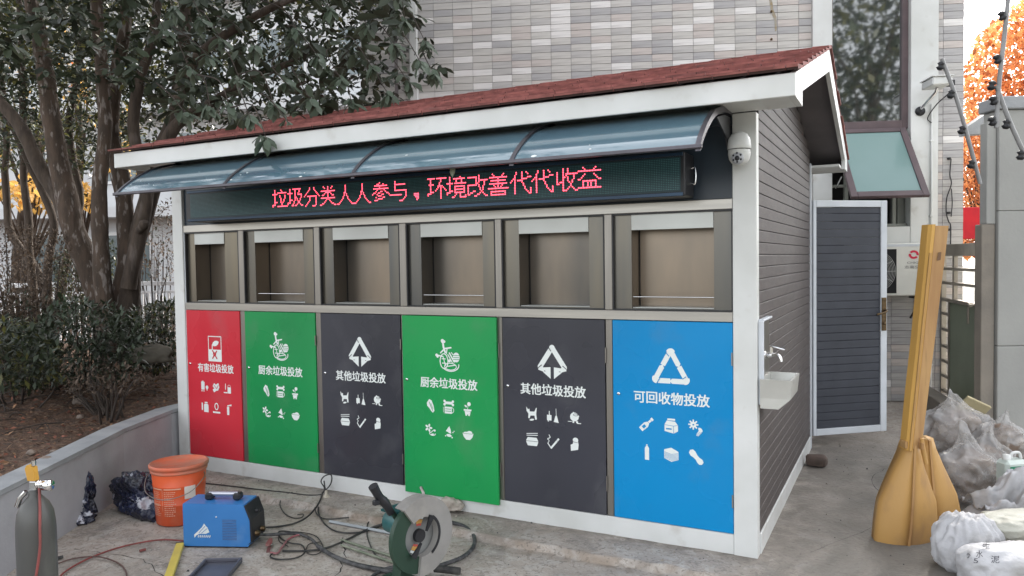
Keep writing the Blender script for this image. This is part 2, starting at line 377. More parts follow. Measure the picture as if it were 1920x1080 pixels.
wn = MB(); wn.box(-.60, .115, .06, .07, 3.06, H); wo = wn.build('window_glass', M_glassd, bld)
b = MB(); b.bbox(.117, .177, .02, .1, 2.97, H); b.bbox(-.625, -.602, .02, .1, 2.97, H); b.bbox(-.60, .115, .015, .1, 2.965, 3.055); b.bbox(-.60, .115, .015, .1, 5.3, 5.4); b.build('window_frame', M_frame, bld)
b = MB(); b.bbox(-.47, -.43, .05, .1, 1.907, 2.96); b.bbox(.03, .07, .05, .1, 1.907, 2.96); b.bbox(-.62, .17, .05, .1, 2.35, 2.38); b.bbox(-.62, .17, .02, .1, 1.907, 1.94); b.bbox(.1, .175, .1, .3, 1.907, 2.96)
b.build('casement_frame', mat('grey_casement', (.20, .21, .19), rough=.5), bld)
# top-hung sash standing open
sa = thing('open_window_sash', 'top hung green glass window standing open below the tall dark window', 'window', L2W(-.245, -.03, 2.955), TH)
phi = math.atan2(.62, .76); Ls = 1.0
Rm = Matrix.Rotation(-phi, 4, 'X')
def sb(x0, x1, z0, z1, y0=-.02, y1=.02): return MB().bbox(x0, x1, y0, y1, -z1, -z0, .003).xf(Rm)
sb(-.375, -.31, 0, Ls).build('frame_stile', M_frame, sa); sb(.31, .375, 0, Ls).build('frame_stile', M_frame, sa)
sb(-.309, .309, 0, .055).build('frame_rail', M_frame, sa); sb(-.309, .309, Ls - .07, Ls).build('frame_rail', M_frame, sa)
MB().box(-.309, .309, -.006, .006, -(Ls - .07), -.055).xf(Rm).build('pane', M_sash, sa)
for s_ in (-1, 1):
    b = MB(); b.tube([(s_ * .34, -.01, -.62), (s_ * .35, -.25, -.52)], .008, 6); b.build('stay_arm', M_chrome, sa)
# tiles
TW, TP, TQ = .2225, .2257, .0775
def tmesh(w_, mi):
    return MB().bbox(-w_ / 2, w_ / 2, -.001, .008, -.0365, .0365, .0015).mesh('tile', M_tile[mi])
cache = {}; big = []; rest = MB(); cells = []
def addcol(u0, u1, z0, z1):
    k = 0
    while z0 + k * TQ < z1: cells.append((u0, u1, z0 + (k + .5) * TQ)); k += 1
for i in range(20):
    u1 = -.828 - (.135 if i else 0) - max(0, i - 1) * TP; u0 = u1 - (.135 if i == 0 else TP)
    addcol(u0, u1, 1.4, 6.2)
addcol(-5.46, -5.31, 1.4, 6.2); addcol(-5.9, -5.5, 1.4, 6.2)
addcol(.458, .524, 0, 6.2); addcol(.524, .735, 0, 6.2)
for i in range(6): addcol(-.90 + i * TP, -.90 + (i + 1) * TP, 0, 1.66)
random.seed(5)
for u0, u1, z in cells:
    c = L2W((u0 + u1) / 2, 0, z); x, y, q = pr(c)
    right = u0 > -.95 and (z < 1.7 or u0 > .4)
    mi = random.choices([0, 1, 2, 3, 4], [30, 24, 16, 18, 12])[0]
    if right: mi = random.choices([1, 2, 4, 3], [30, 50, 16, 6])[0]
    vis = -20 < x < 1940 and -20 < y < 1000 and q > 0
    if vis and x < 1560 and z > 1.7: vis = y < 270 - (x - 228) * .134 and x > 745
    elif vis: vis = x > 1640
    area = (u1 - u0) / q / q * (1 if vis else 0)
    if vis: big.append((area, u0, u1, z, mi))
    elif z > 1.3: rest.bbox(u0 + .0016, u1 - .0016, -.001, .008, z - .0365, z + .0365, .0015, mi)
    else: rest.bbox(u0 + .0016, u1 - .0016, -.001, .008, z - .0365, z + .0365, .0015, mi)
big.sort(reverse=True)
for k, (a, u0, u1, z, mi) in enumerate(big):
    if k < 298:
        key = (round(u1 - u0, 3), mi)
        if key not in cache: cache[key] = tmesh(u1 - u0 - .0032, mi)
        o = link('tile', cache[key], bld); o.location = ((u0 + u1) / 2 + random.uniform(-.0006, .0006), random.uniform(-.0014, .0012), z + random.uniform(-.0006, .0006)); o.rotation_euler = (random.uniform(-.02, .02), 0, random.uniform(-.004, .004))
    else: rest.bbox(u0 + .0016, u1 - .0016, -.001, .008, z - .0365, z + .0365, .0015, mi)
rest.build('tile_field', M_tile, bld, 'stuff')
b = MB(); q = [(-1.29, 4.55), (-1.25, 4.56), (-1.245, 4.40), (-1.23, 4.30), (-1.20, 4.22), (-1.195, 4.08), (-1.215, 4.06), (-1.225, 4.2), (-1.255, 4.27), (-1.27, 4.36)]
b.prism(q, 1, -.0032, -.0022); b.build('rust_stain', mat('rust_stain', (.30, .23, .13), (.33, .31, .27), rough=.8, scale=30), bld)
for zz in (4.28, 3.98):
    b = MB(); b.lathe([(.001, -.02), (.012, -.018), (.012, .0), (.001, .002)], 8, (-1.255, -.004, zz), ax=1); b.build('bolt', M_brass, bld)
dp = thing('downpipe', 'white vertical drain strip down the left end of the tiled building', 'pipe', L2W(-5.255, -.05, 0), TH)
b = MB(); b.bbox(-.048, .048, -.03, .045, 1.4, H, .01); b.build('pipe_shaft', M_white, dp)
for zz in (2.2, 3.6, 5.0): b = MB(); b.bbox(-.056, .056, -.036, .046, zz, zz + .05, .003); b.build('pipe_clip', M_white, dp)
cp = thing('conduit_pipe', 'thin white conduit running down the right pilaster below the bullet camera', 'pipe', L2W(.385, -.065, 0), TH)
b = MB(); b.tube([(0, 0, .05), (0, 0, 3.2)], .012, 8); b.build('pipe_shaft', M_white, cp)
for zz in (.4, 1.2, 2.0, 2.8): b = MB(); b.bbox(-.018, .018, -.015, .03, zz, zz + .02, .003); b.build('pipe_clip', M_white, cp)

# pale building seen through the trees on the left
M_pale = mat('pale_render', (.62, .63, .64), (.54, .55, .56), rough=.8, scale=.8)
M_pane = mat('far_window_glass', (.10, .13, .14), rough=.08, spec=.8)
o0 = at(-700, 500, 24); pb = thing('pale_building', 'pale apartment building glimpsed behind the trees at the left', 'building', (o0.x, o0.y, 0), YAW - .05)
b = MB(); b.box(0, 28, 0, 6, 0, 9.5); b.build('wall', M_pale, pb)
b = MB(); b.box(-.3, 28.3, -.9, 0, 3.05, 3.35); b.build('balcony_ledge', M_pale, pb)
b = MB(); b.box(-.3, 28.3, -.9, 0, 6.1, 6.4); b.build('balcony_ledge', M_pale, pb)
b = MB(); b.box(-.4, 28.4, -.5, 6.2, 9.5, 9.8); b.build('cornice', M_pale, pb)
win = MB().bbox(-.75, .75, -.06, -.002, -.8, .8, .01).mesh('window', mat('far_window_frame', (.7, .7, .7), rough=.5))
pan = MB().box(-.33, .33, -.075, -.062, -.7, .7).mesh('pane', M_pane)
for i in range(11):
    for z in (1.85, 4.9, 7.9):
        w_ = link('window', win, pb); w_.location = (1.6 + i * 2.45, 0, z)
        for s_ in (-.36, .36): p_ = link('pane', pan, w_); p_.location = (s_, 0, 0)

# right-hand white wall, pillar, slab and gate
ww = thing('white_boundary_wall', 'weathered white wall at the right edge of the yard behind the sacks', 'wall', (1.407, 3.547, 0), YAW)
b = MB(); b.bbox(.0, 4, .0, .22, -.05, .80, .006); b.build('wall_course', M_wallw, ww)
b = MB(); b.bbox(.0, 4, .0, .22, .803, 1.96, .006); b.build('wall_course', M_wallw, ww)
b = MB(); b.bbox(.0, 4, .0, .22, 1.963, 2.82, .006); b.build('wall_course', M_wallw, ww)
b = MB(); b.bbox(-.03, 4, -.03, .25, 2.823, 2.93, .008); b.build('coping', M_cope, ww)
gp = thing('gate_pillar', 'grey brown cement pillar between the steel gate and the white wall', 'pillar', (1.292, 3.50, 0), YAW)
b = MB(); b.bbox(.0, .115, .02, .12, -.05, 1.85, .005); b.build('pillar_shaft', M_pillar, gp)
b = MB(); b.bbox(.04, .12, .02, .12, 1.853, 2.72, .005); b.build('pillar_top', M_wallw, gp)
sbp = at(1812, 243, 7.2)
sl_ = thing('concrete_slab_roof', 'small grey slab roof jutting left from the top of the white wall', 'roof', sbp, YAW)
b = MB(); b.add([(0, 0, -.05), (.32, .0, -.03), (.32, .12, -.03), (0, .12, -.05), (0, 0, .02), (.30, 0, .22), (.30, .12, .22), (0, .12, .02)], [(0, 3, 2, 1), (4, 5, 6, 7), (0, 1, 5, 4), (2, 3, 7, 6), (0, 4, 7, 3), (1, 2, 6, 5)]); b.build('slab', M_cope, sl_)
b = MB(); b.bbox(.24, .30, .02, .1, -2.75, -.052); b.build('support_post', M_wallw, sl_)
ga, gb = Vector((1.064, 5.285, 0)), Vector((1.34, 3.99, 0)); gl = (gb - ga).length
gate = thing('steel_gate', 'stainless steel gate with ladder bars and a frosted green glass panel', 'gate', ga, math.atan2(gb.y - ga.y, gb.x - ga.x))
M_gs = mat('dull_stainless', (.38, .35, .31), (.24, .22, .19), rough=.35, metal=.8, scale=4)
for nm, bb in (('stile', (0, .05, -.025, .025, .1, 1.7)), ('stile', (.42, .47, -.02, .02, 1.1, 1.7)), ('stile', (gl - .06, gl, -.025, .025, .1, 1.7)), ('stile', (.27, .30, -.02, .02, .1, 1.10)), ('rail', (.051, gl - .061, -.026, .026, 1.58, 1.701)), ('rail', (.051, gl - .061, -.03, .03, 1.10, 1.135))):
    MB().bbox(*bb).build(nm, M_gs, gate)
for z in (1.28, 1.43): MB().bbox(.051, gl - .061, -.018, .018, z, z + .03).build('bar', M_gs, gate)
for z in (.12, .28, .44, .6, .78, .95): MB().bbox(.051, .269, -.018, .018, z, z + .03).build('bar', M_gs, gate)
MB().box(.301, gl - .061, -.006, .006, .1, 1.099).build('frosted_panel', mat('frosted_green_glass', (.22, .26, .19), (.17, .21, .15), rough=.5, scale=2), gate)
b = MB(); b.tube([(gl - .1, -.03, 1.12), (gl - .1, -.10, 1.12), (gl - .02, -.10, 1.12)], .015, 8); b.tube([(gl - .1, -.1, 1.11), (gl - .1, -.1, .95)], .012, 8); b.build('latch', M_gs, gate)
kb = thing('cement_kerb', 'cement step block at the foot of the steel gate', 'kerb', (.93, 5.0, 0), math.atan2(gb.y - ga.y, gb.x - ga.x))
b = MB(); b.bbox(-.1, 1.0, -.13, .02, -.05, .2, .01); b.build('block', M_pillar, kb)
# air conditioner
ac = thing('air_conditioner', 'cream outdoor air conditioner unit on brackets below the open window', 'air conditioner', L2W(-.12, -.06, 1.17), TH)
MB().bbox(-.40, .40, -.30, -.02, 0, .55, .012).build('casing', M_acw, ac)
MB().bbox(-.39, .045, -.306, -.301, .03, .49, .001).build('grille_backing', M_in, ac)
g = MB()
for k in range(14):
    r = .03 + k * .0145; g.tube([(-.18 + r * .98 * math.cos(a), -.31, .26 + r * math.sin(a)) for a in np.linspace(0, 2 * math.pi, 33)], .0022, 4, caps=False)
for k in range(12):
    a = k * math.pi / 6; g.tube([(-.18, -.312, .26), (-.18 + .215 * math.cos(a), -.312, .26 + .22 * math.sin(a))], .0025, 4)
g.build('fan_grille', mat('grille_wire', (.42, .42, .40), rough=.4), ac)
MB().bbox(-.395, .395, -.303, -.301, .515, .54, .0008).build('top_strip', M_trim, ac)
t = MB(); put_text(t, 'CHIGO', .150, .30, .335, .357, -.3025, .0); put_text(t, '志高空调', .125, .32, .285, .318, -.3025); t.build('lettering', mat('grey_print', (.10, .10, .11), rough=.5), ac)
b = MB()
for s_ in (0, math.pi):
    pts = [(.215 + r * math.cos(a + s_), .43 + .9 * r * math.sin(a + s_)) for a, r in [(x, .05) for x in np.linspace(-.2, 2.5, 9)]] + [(.215 + r * math.cos(a + s_), .43 + .9 * r * math.sin(a + s_)) for a, r in [(x, .026) for x in np.linspace(2.5, -.2, 9)]]
    b.prism(pts, 1, -.3035, -.3012)
b.build('logo', mat('red_print', (.55, .02, .06), rough=.5), ac)
for x in (-.3, .3): b = MB(); b.box(x - .02, x + .02, -.34, -.0, -.035, -.001); b.tube([(x, -.3, -.03), (x, -.0, -.25)], .012, 6); b.build('bracket', M_black, ac)
# bullet camera, wall cable
bc = thing('bullet_camera', 'white box shaped security camera on the right pilaster of the tiled building', 'camera', L2W(.30, -.05, 3.20), TH)
b = MB(); b.bbox(-.07, .12, -.42, -.14, .12, .20, .01); b.build('housing', M_white, bc)
b = MB(); b.bbox(-.08, .13, -.44, -.12, .201, .212, .002); b.build('sun_hood', M_white, bc)
b = MB(); b.tube([(-.03, .0, -.06), (-.03, -.1, -.03), (.03, -.25, .08), (.03, -.27, .12)], .016, 8); b.build('arm', M_chrome, bc)
b = MB(); b.lathe([(.001, -.02), (.05, -.018), (.05, 0), (.001, .0)], 14, (-.03, 0, -.07), ax=1); b.build('mount', M_black, bc)
b = MB(); b.tube(crom([(.12, -.28, .16), (.2, -.2, .1), (.1, -.1, -.02), (.03, -.05, -.15), (.08, -.02, -.2)]), .006, 6); b.build('cable', M_black, bc)
b = MB(); b.bbox(.135, .20, -.3, -.22, .13, .19, .006); b.build('junction', M_black, bc)
wc = thing('hanging_cable', 'black cable looping down the tiles right of the white pilaster', 'cable', L2W(0, 0, 0), TH)
b = MB(); b.tube(crom([(.60, -.02, 2.62), (.585, -.03, 2.45), (.60, -.03, 2.35), (.555, -.03, 2.2), (.55, -.03, 2.05), (.575, -.03, 1.95), (.60, -.02, 1.9), (.60, -.02, 1.7)]), .006, 6); b.tube(crom([(.60, -.03, 2.3), (.61, -.03, 2.15), (.60, -.03, 2.0)]), .005, 6); b.build('wire', M_black, wc)
for z in (2.62, 2.04, 1.86): b = MB(); b.bbox(.565, .595, -.035, -.003, z - .01, z + .015, .004); b.build('clip', M_black, wc)
# ------------------------------------------------------------------ the kiosk
KW, KD = 4.466, 2.57
EZ, RZ, RY, EY = 2.43, 2.955, 1.285, -.50      # eave height, ridge height, ridge y, eave y
ki = thing('waste_sorting_kiosk', 'waste sorting kiosk with red shingle roof, six coloured doors and a lit message board', 'kiosk')
b = MB(); b.bbox(-.1235, .0, -.012, .06, -.02, 2.358, .003); b.build('corner_post', M_white, ki)
b = MB(); b.bbox(-KW, -4.355, -.012, .10, -.02, 2.358, .003); b.build('corner_post', M_white, ki)
b = MB(); b.bbox(-4.354, -.1245, -.006, .05, -.02, .104, .003); b.build('base_beam', M_white, ki)
b = MB(); b.bbox(-.06, .006, .062, KD - .03, -.02, .105, .003); b.build('base_beam', M_white, ki)
b = MB(); b.bbox(-.03, .010, KD - .029, KD + .015, .0, 2.36, .003); b.build('corner_trim', M_trim, ki)
b = MB(); b.box(-KW, -KW + .05, .101, KD, 0, 2.35); b.box(-KW + .051, -.031, KD - .05, KD, 0, 2.35); b.box(-KW + .051, -.08, .3, KD - .051, .0, .06); b.build('rear_wall', M_side, ki)
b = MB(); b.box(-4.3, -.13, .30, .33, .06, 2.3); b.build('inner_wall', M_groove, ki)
# side siding boards
P_ = .0655
k = 0
def rooflow(y): return (2.36 + (RZ - .125 - 2.36) * (y + .15) / (RY + .15)) if y < RY else (2.36 + (RZ - .125 - 2.36) * (KD + .45 - y) / (KD + .45 - RY))
b = MB(); b.prism([(.07, .1), (KD - .03, .1), (KD - .03, rooflow(KD) + .02), (RY, RZ - .1), (.07, rooflow(.05) + .02)], 0, -.07, -.0135); b.build('side_wall_backing', M_groove, ki)
while True:
    z0 = .107 + k * P_; z1 = z0 + P_ - .0018
    if z0 > RZ - .14: break
    y0, y1 = .0625, KD - .0305
    if z1 > 2.36:
        f = (z1 - 2.36) / (RZ - .125 - 2.36); y0 = max(y0, -.15 + f * (RY + .15)); y1 = min(y1, KD + .45 - f * (KD + .45 - RY))
    if y1 - y0 < .05: break
    b = MB(); b.prism([(-.013, z0), (-.002, z0 + .001), (-.0005, z0 + .003), (-.0005, z1 - .004), (-.003, z1 - .001), (-.013, z1)], 1, y0, y1); b.build('siding_board', M_side, ki); k += 1
# roof
def rp(y): return EZ + (RZ - EZ) * (y - EY) / (RY - EY)
XL, XR = -4.46, .25
YB = 2 * RY - EY
b = MB(); b.prism([(EY + .02, EZ - .012), (RY, RZ - .012), (YB - .02, EZ - .012), (YB - .02, EZ - .06), (RY, RZ - .09), (EY + .02, EZ - .06)], 0, XL + .02, XR - .02); b.build('roof_deck', M_soffit, ki)
b = MB(); b.bbox(XL, XR, EY, EY + .02, EZ - .108, EZ - .004, .003); b.build('fascia', M_white, ki)
b = MB(); b.bbox(XL, XR, YB - .02, YB, EZ - .108, EZ - .004, .003); b.build('fascia', M_white, ki)
b = MB(); b.box(XL + .002, XR - .03, EY + .021, -.013, EZ - .068, EZ - .061); b.build('front_soffit', M_white, ki)
b = MB(); b.box(XL + .002, XR - .03, KD + .016, YB - .021, EZ - .105, EZ - .085); b.build('rear_soffit', M_white, ki)
for xa, xb in ((XR - .028, XR + .0), (XL, XL + .028)):
    for sgn in (0, 1):
        f = (lambda y: y) if not sgn else (lambda y: 2 * RY - y)
        q = [(f(EY + .021), EZ - .108), (f(-.22), EZ - .108), (f(-.22), EZ - .035), (f(RY - .0005), RZ - .145), (f(RY - .0005), RZ - .004), (f(EY + .021), EZ - .0)]
        b = MB(); b.prism(q, 0, xa, xb); b.build('rake_board', M_white, ki, weld=True)
# eave end boxes
b = MB(); b.bbox(XR - .16, XR - .029, EY + .022, -.22, EZ - .109, EZ - .106, .001); b.build('eave_box', M_white, ki)
# shingle courses, front slope visible; every course is a run of tabs
NC = 9; sl_len = math.hypot(RY - EY, RZ - EZ); ang = math.atan2(RZ - EZ, RY - EY)
random.seed(21)
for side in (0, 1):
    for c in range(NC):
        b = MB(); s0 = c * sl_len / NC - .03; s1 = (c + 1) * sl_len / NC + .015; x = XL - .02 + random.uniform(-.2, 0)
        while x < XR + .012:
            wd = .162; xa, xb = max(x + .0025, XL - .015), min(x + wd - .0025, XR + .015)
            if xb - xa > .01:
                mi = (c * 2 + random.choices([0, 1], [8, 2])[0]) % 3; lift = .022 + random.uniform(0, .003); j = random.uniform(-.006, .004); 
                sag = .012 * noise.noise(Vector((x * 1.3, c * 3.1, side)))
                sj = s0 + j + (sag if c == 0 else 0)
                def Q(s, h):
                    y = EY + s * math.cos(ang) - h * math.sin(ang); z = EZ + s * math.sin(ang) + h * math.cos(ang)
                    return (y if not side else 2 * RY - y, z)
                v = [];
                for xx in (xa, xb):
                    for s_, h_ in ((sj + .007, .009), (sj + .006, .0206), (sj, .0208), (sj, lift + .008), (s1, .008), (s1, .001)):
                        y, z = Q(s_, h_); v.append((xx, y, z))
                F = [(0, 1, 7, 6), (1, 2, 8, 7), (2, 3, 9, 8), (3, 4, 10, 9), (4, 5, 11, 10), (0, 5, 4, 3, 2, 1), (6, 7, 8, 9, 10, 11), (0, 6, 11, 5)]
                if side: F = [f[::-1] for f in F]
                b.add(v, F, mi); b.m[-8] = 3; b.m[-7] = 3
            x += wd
        b.build('shingle_course', M_shingle + [M_gapshade], ki)
b = MB(); x = XL - .015
while x < XR:
    x2 = min(x + .24, XR + .015); b.add([(x, RY - .09, RZ - .012 + .0), (x2, RY - .09, RZ - .018), (x2, RY, RZ + .022), (x, RY, RZ + .028), (x2, RY + .09, RZ - .018), (x, RY + .09, RZ - .012)], [(0, 1, 2, 3), (3, 2, 4, 5)], 0); x += .22
b.build('ridge_shingles', M_shingle, ki)

# front: dark sign panel, steel frame
b = MB(); b.box(-4.354, -.1245, .012, .04, 1.916, 2.358); b.build('sign_backing', M_dark, ki)
b = MB(); b.bbox(-4.354, -.1245, -.004, .05, 1.858, 1.914, .003); b.build('header_rail', M_steelh, ki)
b = MB(); b.bbox(-4.354, -.1245, -.004, .05, 1.252, 1.308, .003); b.build('middle_rail', M_steelh, ki)
DIV = [(-3.763, -3.712), (-3.024, -2.975), (-2.288, -2.236), (-1.566, -1.522), (-.8495, -.8035)]
for x0, x1 in DIV:
    b = MB(); b.bbox(x0, x1, -.003, .05, 1.3085, 1.8575, .003); b.build('mullion', M_steel, ki)
    b = MB(); b.bbox(x0 + .002, x1 - .002, -.002, .05, .1045, 1.2515, .003); b.build('door_post', M_steel, ki)
b = MB(); b.bbox(-4.354, -4.345, -.002, .05, .105, 1.857, .002); b.build('edge_trim', M_trim, ki)
BAYS = [(-4.345, -3.763), (-3.712, -3.024), (-2.975, -2.288), (-2.236, -1.566), (-1.522, -.8495), (-.8035, -.1245)]
OPEN = [(-4.255, -3.93), (-3.615, -3.14), (-2.868, -2.39), (-2.131, -1.667), (-1.411, -.952), (-.694, -.229)]
M_gl = mat('clear_pane', (.9, .95, .95), rough=.02, trans=1, ior=1.3)
for i, ((x0, x1), (a, c)) in enumerate(zip(BAYS, OPEN)):
    b = MB()
    b.box(x0 + .001, a, .022, .026, 1.309, 1.857); b.box(c, x1 - .001, .022, .026, 1.309, 1.857)
    b.box(a, c, .022, .026, 1.309, 1.318); b.build('chute_surround', M_sur, ki)
    b = MB(); b.bbox(a + .001, c - .001, .016, .024, 1.762, 1.856, .002); b.build('flap', M_flap, ki)
    b = MB(); zt, zb, d = 1.80, 1.318, .165   # open steel box
    b.add([(a, .027, zb), (c, .027, zb), (c, .027, zt), (a, .027, zt), (a + .0, d, zb), (c, d, zb), (c, d, zt), (a, d, zt)],
          [(4, 5, 6, 7), (0, 4, 7, 3), (1, 2, 6, 5), (0, 1, 5, 4), (3, 7, 6, 2)])
    b.build('chute_box', M_box, ki)
    b = MB(); b.bbox(a + .001, a + .006, d - .004, d - .0005, zb + .001, zt, .001); b.build('corner_seam', M_groove, ki)
    b = MB(); b.bbox(a + .002, c - .002, .03, .15, zb + .001, zb + .006, .001); b.build('tray', M_flap, ki)
    if i in (1, 3, 5): b = MB(); b.tube([(a + .004, .035, 1.383), (c - .004, .035, 1.383)], .0035, 6); b.build('hinge_rod', M_chrome, ki)
    b = MB(); b.box(x0 + .0005, x0 + .008, -.001, .021, 1.309, 1.857); b.box(x1 - .008, x1 - .0005, -.001, .021, 1.309, 1.857); b.box(x0 + .009, x1 - .009, -.001, .021, 1.849, 1.857); b.box(x0 + .009, x1 - .009, -.001, .021, 1.309, 1.315); b.build('pane_gasket', M_black, ki)

# print shapes -----------------------------------------------------------
class Ink:
    """2-D shapes collected in metres round (cx, cz), printed on the plane y; layer 1 is the door colour over the white"""
    def __init__(s, y): s.mb = MB(); s.y = y; s.k = 0
    def at(s, cx, cz, k): s.c = (cx, cz, k); return s
    def poly(s, pts, layer=0):
        cx, cz, k = s.c; s.k += 1; y = s.y - (.0022 if layer else 0) - s.k * .000012
        s.mb.add([(cx + p[0] * k, y, cz + p[1] * k) for p in pts], [tuple(range(len(pts)))], layer); return s
    def disc(s, x, z, r, layer=0, rz=None, n=14): return s.poly([(x + r * math.cos(2 * math.pi * i / n), z + (rz or r) * math.sin(2 * math.pi * i / n)) for i in range(n)], layer)
    def rect(s, x0, x1, z0, z1, layer=0): return s.poly([(x0, z0), (x1, z0), (x1, z1), (x0, z1)], layer)
    def line(s, pts, w, layer=0):
        for i in range(len(pts) - 1):
            a, c = Vector(pts[i]), Vector(pts[i + 1]); d = (c - a); L = d.length
            if L < 1e-6: continue
            n = Vector((-d.y, d.x)) / L * w / 2; e = d / L * w * .18; s.poly([a - n - e, c - n + e, c + n + e, a + n - e], layer)
        return s
    def ring(s, x, z, r, w, layer=0, rz=None, a0=0, a1=2 * math.pi, n=16):
        return s.line([(x + r * math.cos(a0 + (a1 - a0) * i / n), z + (rz or r) * math.sin(a0 + (a1 - a0) * i / n)) for i in range(n + 1)], w, layer)
def leafp(cx, cz, L, W, a):
    p = [(-.5, 0), (-.3, .36), (0, .5), (.3, .36), (.5, 0), (.3, -.36), (0, -.5), (-.3, -.36)]
    return [(cx + (q[0] * L) * math.cos(a) - q[1] * W * math.sin(a), cz + (q[0] * L) * math.sin(a) + q[1] * W * math.cos(a)) for q in p]
def rot(pts, a, cx=0, cz=0): return [(cx + p[0] * math.cos(a) - p[1] * math.sin(a), cz + p[0] * math.sin(a) + p[1] * math.cos(a)) for p in pts]
def logo_recycle(k):
    A, Bp, Cp = (0, .5), (.5, -.42), (-.5, -.42); w_ = .155
    def seg(p, q, t0, t1): return [(p[0] + (q[0] - p[0]) * t0, p[1] + (q[1] - p[1]) * t0), (p[0] + (q[0] - p[0]) * t1, p[1] + (q[1] - p[1]) * t1)]
    for p, q in ((A, Bp), (Bp, Cp), (Cp, A)):
        k.line(seg(p, q, .10, .44), w_); k.line(seg(p, q, .54, .90), w_)
        m = seg(p, q, .44, .54); d = Vector(q) - Vector(p); d = d.normalized(); n = Vector((-d.y, d.x))
        e = Vector(m[0]) + d * .02; k.poly([e + n * .075, e + d * .07, e - n * .075])
    for p, a0 in ((A, .52), (Bp, -1.57), (Cp, 2.6)):
        k.ring(p[0] * .86, p[1] * .86 - .005, .07, w_ * .95, 0, None, a0, a0 + 1.9 if p != A else a0 + 2.1, 8)
    k.line([(-.13, .43), (-.05, .33)], .022, 1); k.line([(.47, -.26), (.36, -.34)], .022, 1); k.line([(-.42, -.5), (-.33, -.34)], .022, 1)
def logo_other(k):
    w_ = .17
    k.line([(.0, .44), (-.42, -.18)], w_).line([(.0, .44), (.42, -.18)], w_).disc(0, .43, .10).disc(-.42, -.2, .10).disc(.42, -.2, .10)
    k.poly([(-.50, -.24), (-.06, -.20), (-.06, -.58), (-.34, -.36), (-.22, -.34)]); k.poly([(.50, -.24), (.06, -.20), (.06, -.58), (.34, -.36), (.22, -.34)])
    k.line([(-.47, -.26), (-.3, -.31)], .10).line([(.47, -.26), (.3, -.31)], .10)
    k.line([(-.12, .44), (-.03, .32)], .025, 1).line([(-.50, -.24), (-.37, -.14)], .025, 1).line([(.50, -.24), (.37, -.14)], .025, 1)
def logo_kitchen(k):
    k.line([(-.20, .50), (-.17, .30), (-.10, .12)], .07).disc(-.21, .52, .07).disc(-.14, .50, .05)
    k.line([(-.30, .10), (-.12, .26), (.14, .30)], .05).line([(-.02, .29), (-.06, .08)], .04)
    k.line([(-.45, .02), (-.22, -.02)], .05).disc(-.46, .02, .055).disc(-.42, -.03, .045)
    k.ring(-.16, -.18, .16, .035, 0, .26).line([(-.2, 0), (-.1, -.35)], .03).line([(-.25, -.1), (-.1, -.1)], .03).line([(-.24, -.25), (-.08, -.25)], .03)
    k.disc(.34, -.03, .14, 0, .17).line([(.06, .12), (.26, -.2)], .05).line([(.14, .14), (.3, -.05)], .03).line([(.0, .06), (.18, -.22)], .035).disc(.06, -.16, .055)
    k.ring(.10, -.30, .34, .035, 0, .22, -2.6, .15).ring(.10, -.36, .24, .03, 0, .12).line([(-.05, -.36), (.3, -.30)], .035)
    for z in (-.1, -.03, .04): k.line([(.22, z), (.47, z)], .018, 1)
def logo_hazard(k):
    k.line([(-.36, .5), (.36, .5), (.36, -.5), (-.36, -.5), (-.36, .5)], .035); k.rect(-.36, .36, -.5, -.03)
    k.poly(leafp(.04, .22, .42, .22, .35)).line([(-.14, .16), (-.15, -.03)], .045)
    k.line([(-.14, -.06), (.12, -.40)], .05, 1).line([(.12, -.08), (-.14, -.40)], .05, 1).ring(-.02, -.22, .07, .03, 1)
I = {}
def icon(f): I[f.__name__] = f; return f
@icon
def battery(k): k.rect(-.42, .0, -.28, .42).rect(-.32, -.10, .43, .5).disc(.30, -.05, .17).rect(.25, .35, -.34, -.2).rect(-.40, -.28, -.45, -.32).rect(-.15, -.03, -.45, -.32)
@icon
def crumple(k): k.poly([(-.4, .1), (-.22, .38), (.0, .25), (.3, .42), (.42, .05), (.25, -.25), (.0, -.3), (-.25, -.45), (-.42, -.2), (-.2, -.1)]).line([(-.2, .2), (.1, -.1), (.3, .2)], .05, 1)
@icon
def paint(k): k.rect(.0, .40, -.42, .12).ring(.2, .12, .17, .03, 0, .2, 0, math.pi).line([(-.25, .4), (-.25, -.1)], .08).rect(-.48, -.02, -.42, -.32)
@icon
def bottles(k): k.rect(-.44, -.28, -.3, .36).poly([(-.15, -.45), (.42, -.45), (.42, .2), (.3, .3), (-.03, .3), (-.15, .2)]).rect(-.05, .32, .34, .46)
@icon
def thermometer(k): k.ring(0, .14, .20, .09, 0, .28).line([(-.42, -.38), (.42, -.38)], .15)
@icon
def spray(k): k.rect(-.14, .12, -.5, .22).rect(-.07, .05, .24, .36).poly([(.0, .36), (.42, .46), (.42, .3), (.0, .3)])
@icon
def cabbage(k): k.poly([(-.32, .2), (-.1, .5), (.12, .4), (.28, .0), (.34, -.35), (.2, -.5), (.05, -.38), (-.08, -.2), (-.28, -.02)]).line([(-.1, .3), (.2, -.35)], .04, 1).line([(.05, .2), (.22, -.2)], .03, 1)
@icon
def bone_tin(k): k.rect(-.34, .34, .22, .42).disc(-.36, .44, .10).disc(-.36, .2, .10).disc(.36, .44, .10).disc(.36, .2, .10).rect(-.36, .26, -.46, .04).ring(.22, -.2, .2, .05, 0, .2, -1.5, 1.5).line([(-.46, .0), (-.46, -.4)], .03).line([(-.28, -.12), (.2, -.12)], .04, 1).line([(-.28, -.28), (.2, -.28)], .04, 1)
@icon
def potplant(k): k.rect(-.32, .32, -.14, -.02).poly([(-.25, -.16), (.25, -.16), (.17, -.5), (-.17, -.5)]).line([(0, 0), (.05, .3)], .04).disc(.12, .36, .15).poly(leafp(-.15, .2, .26, .14, -.6)).rect(-.05, .05, -.52, -.4, 1)
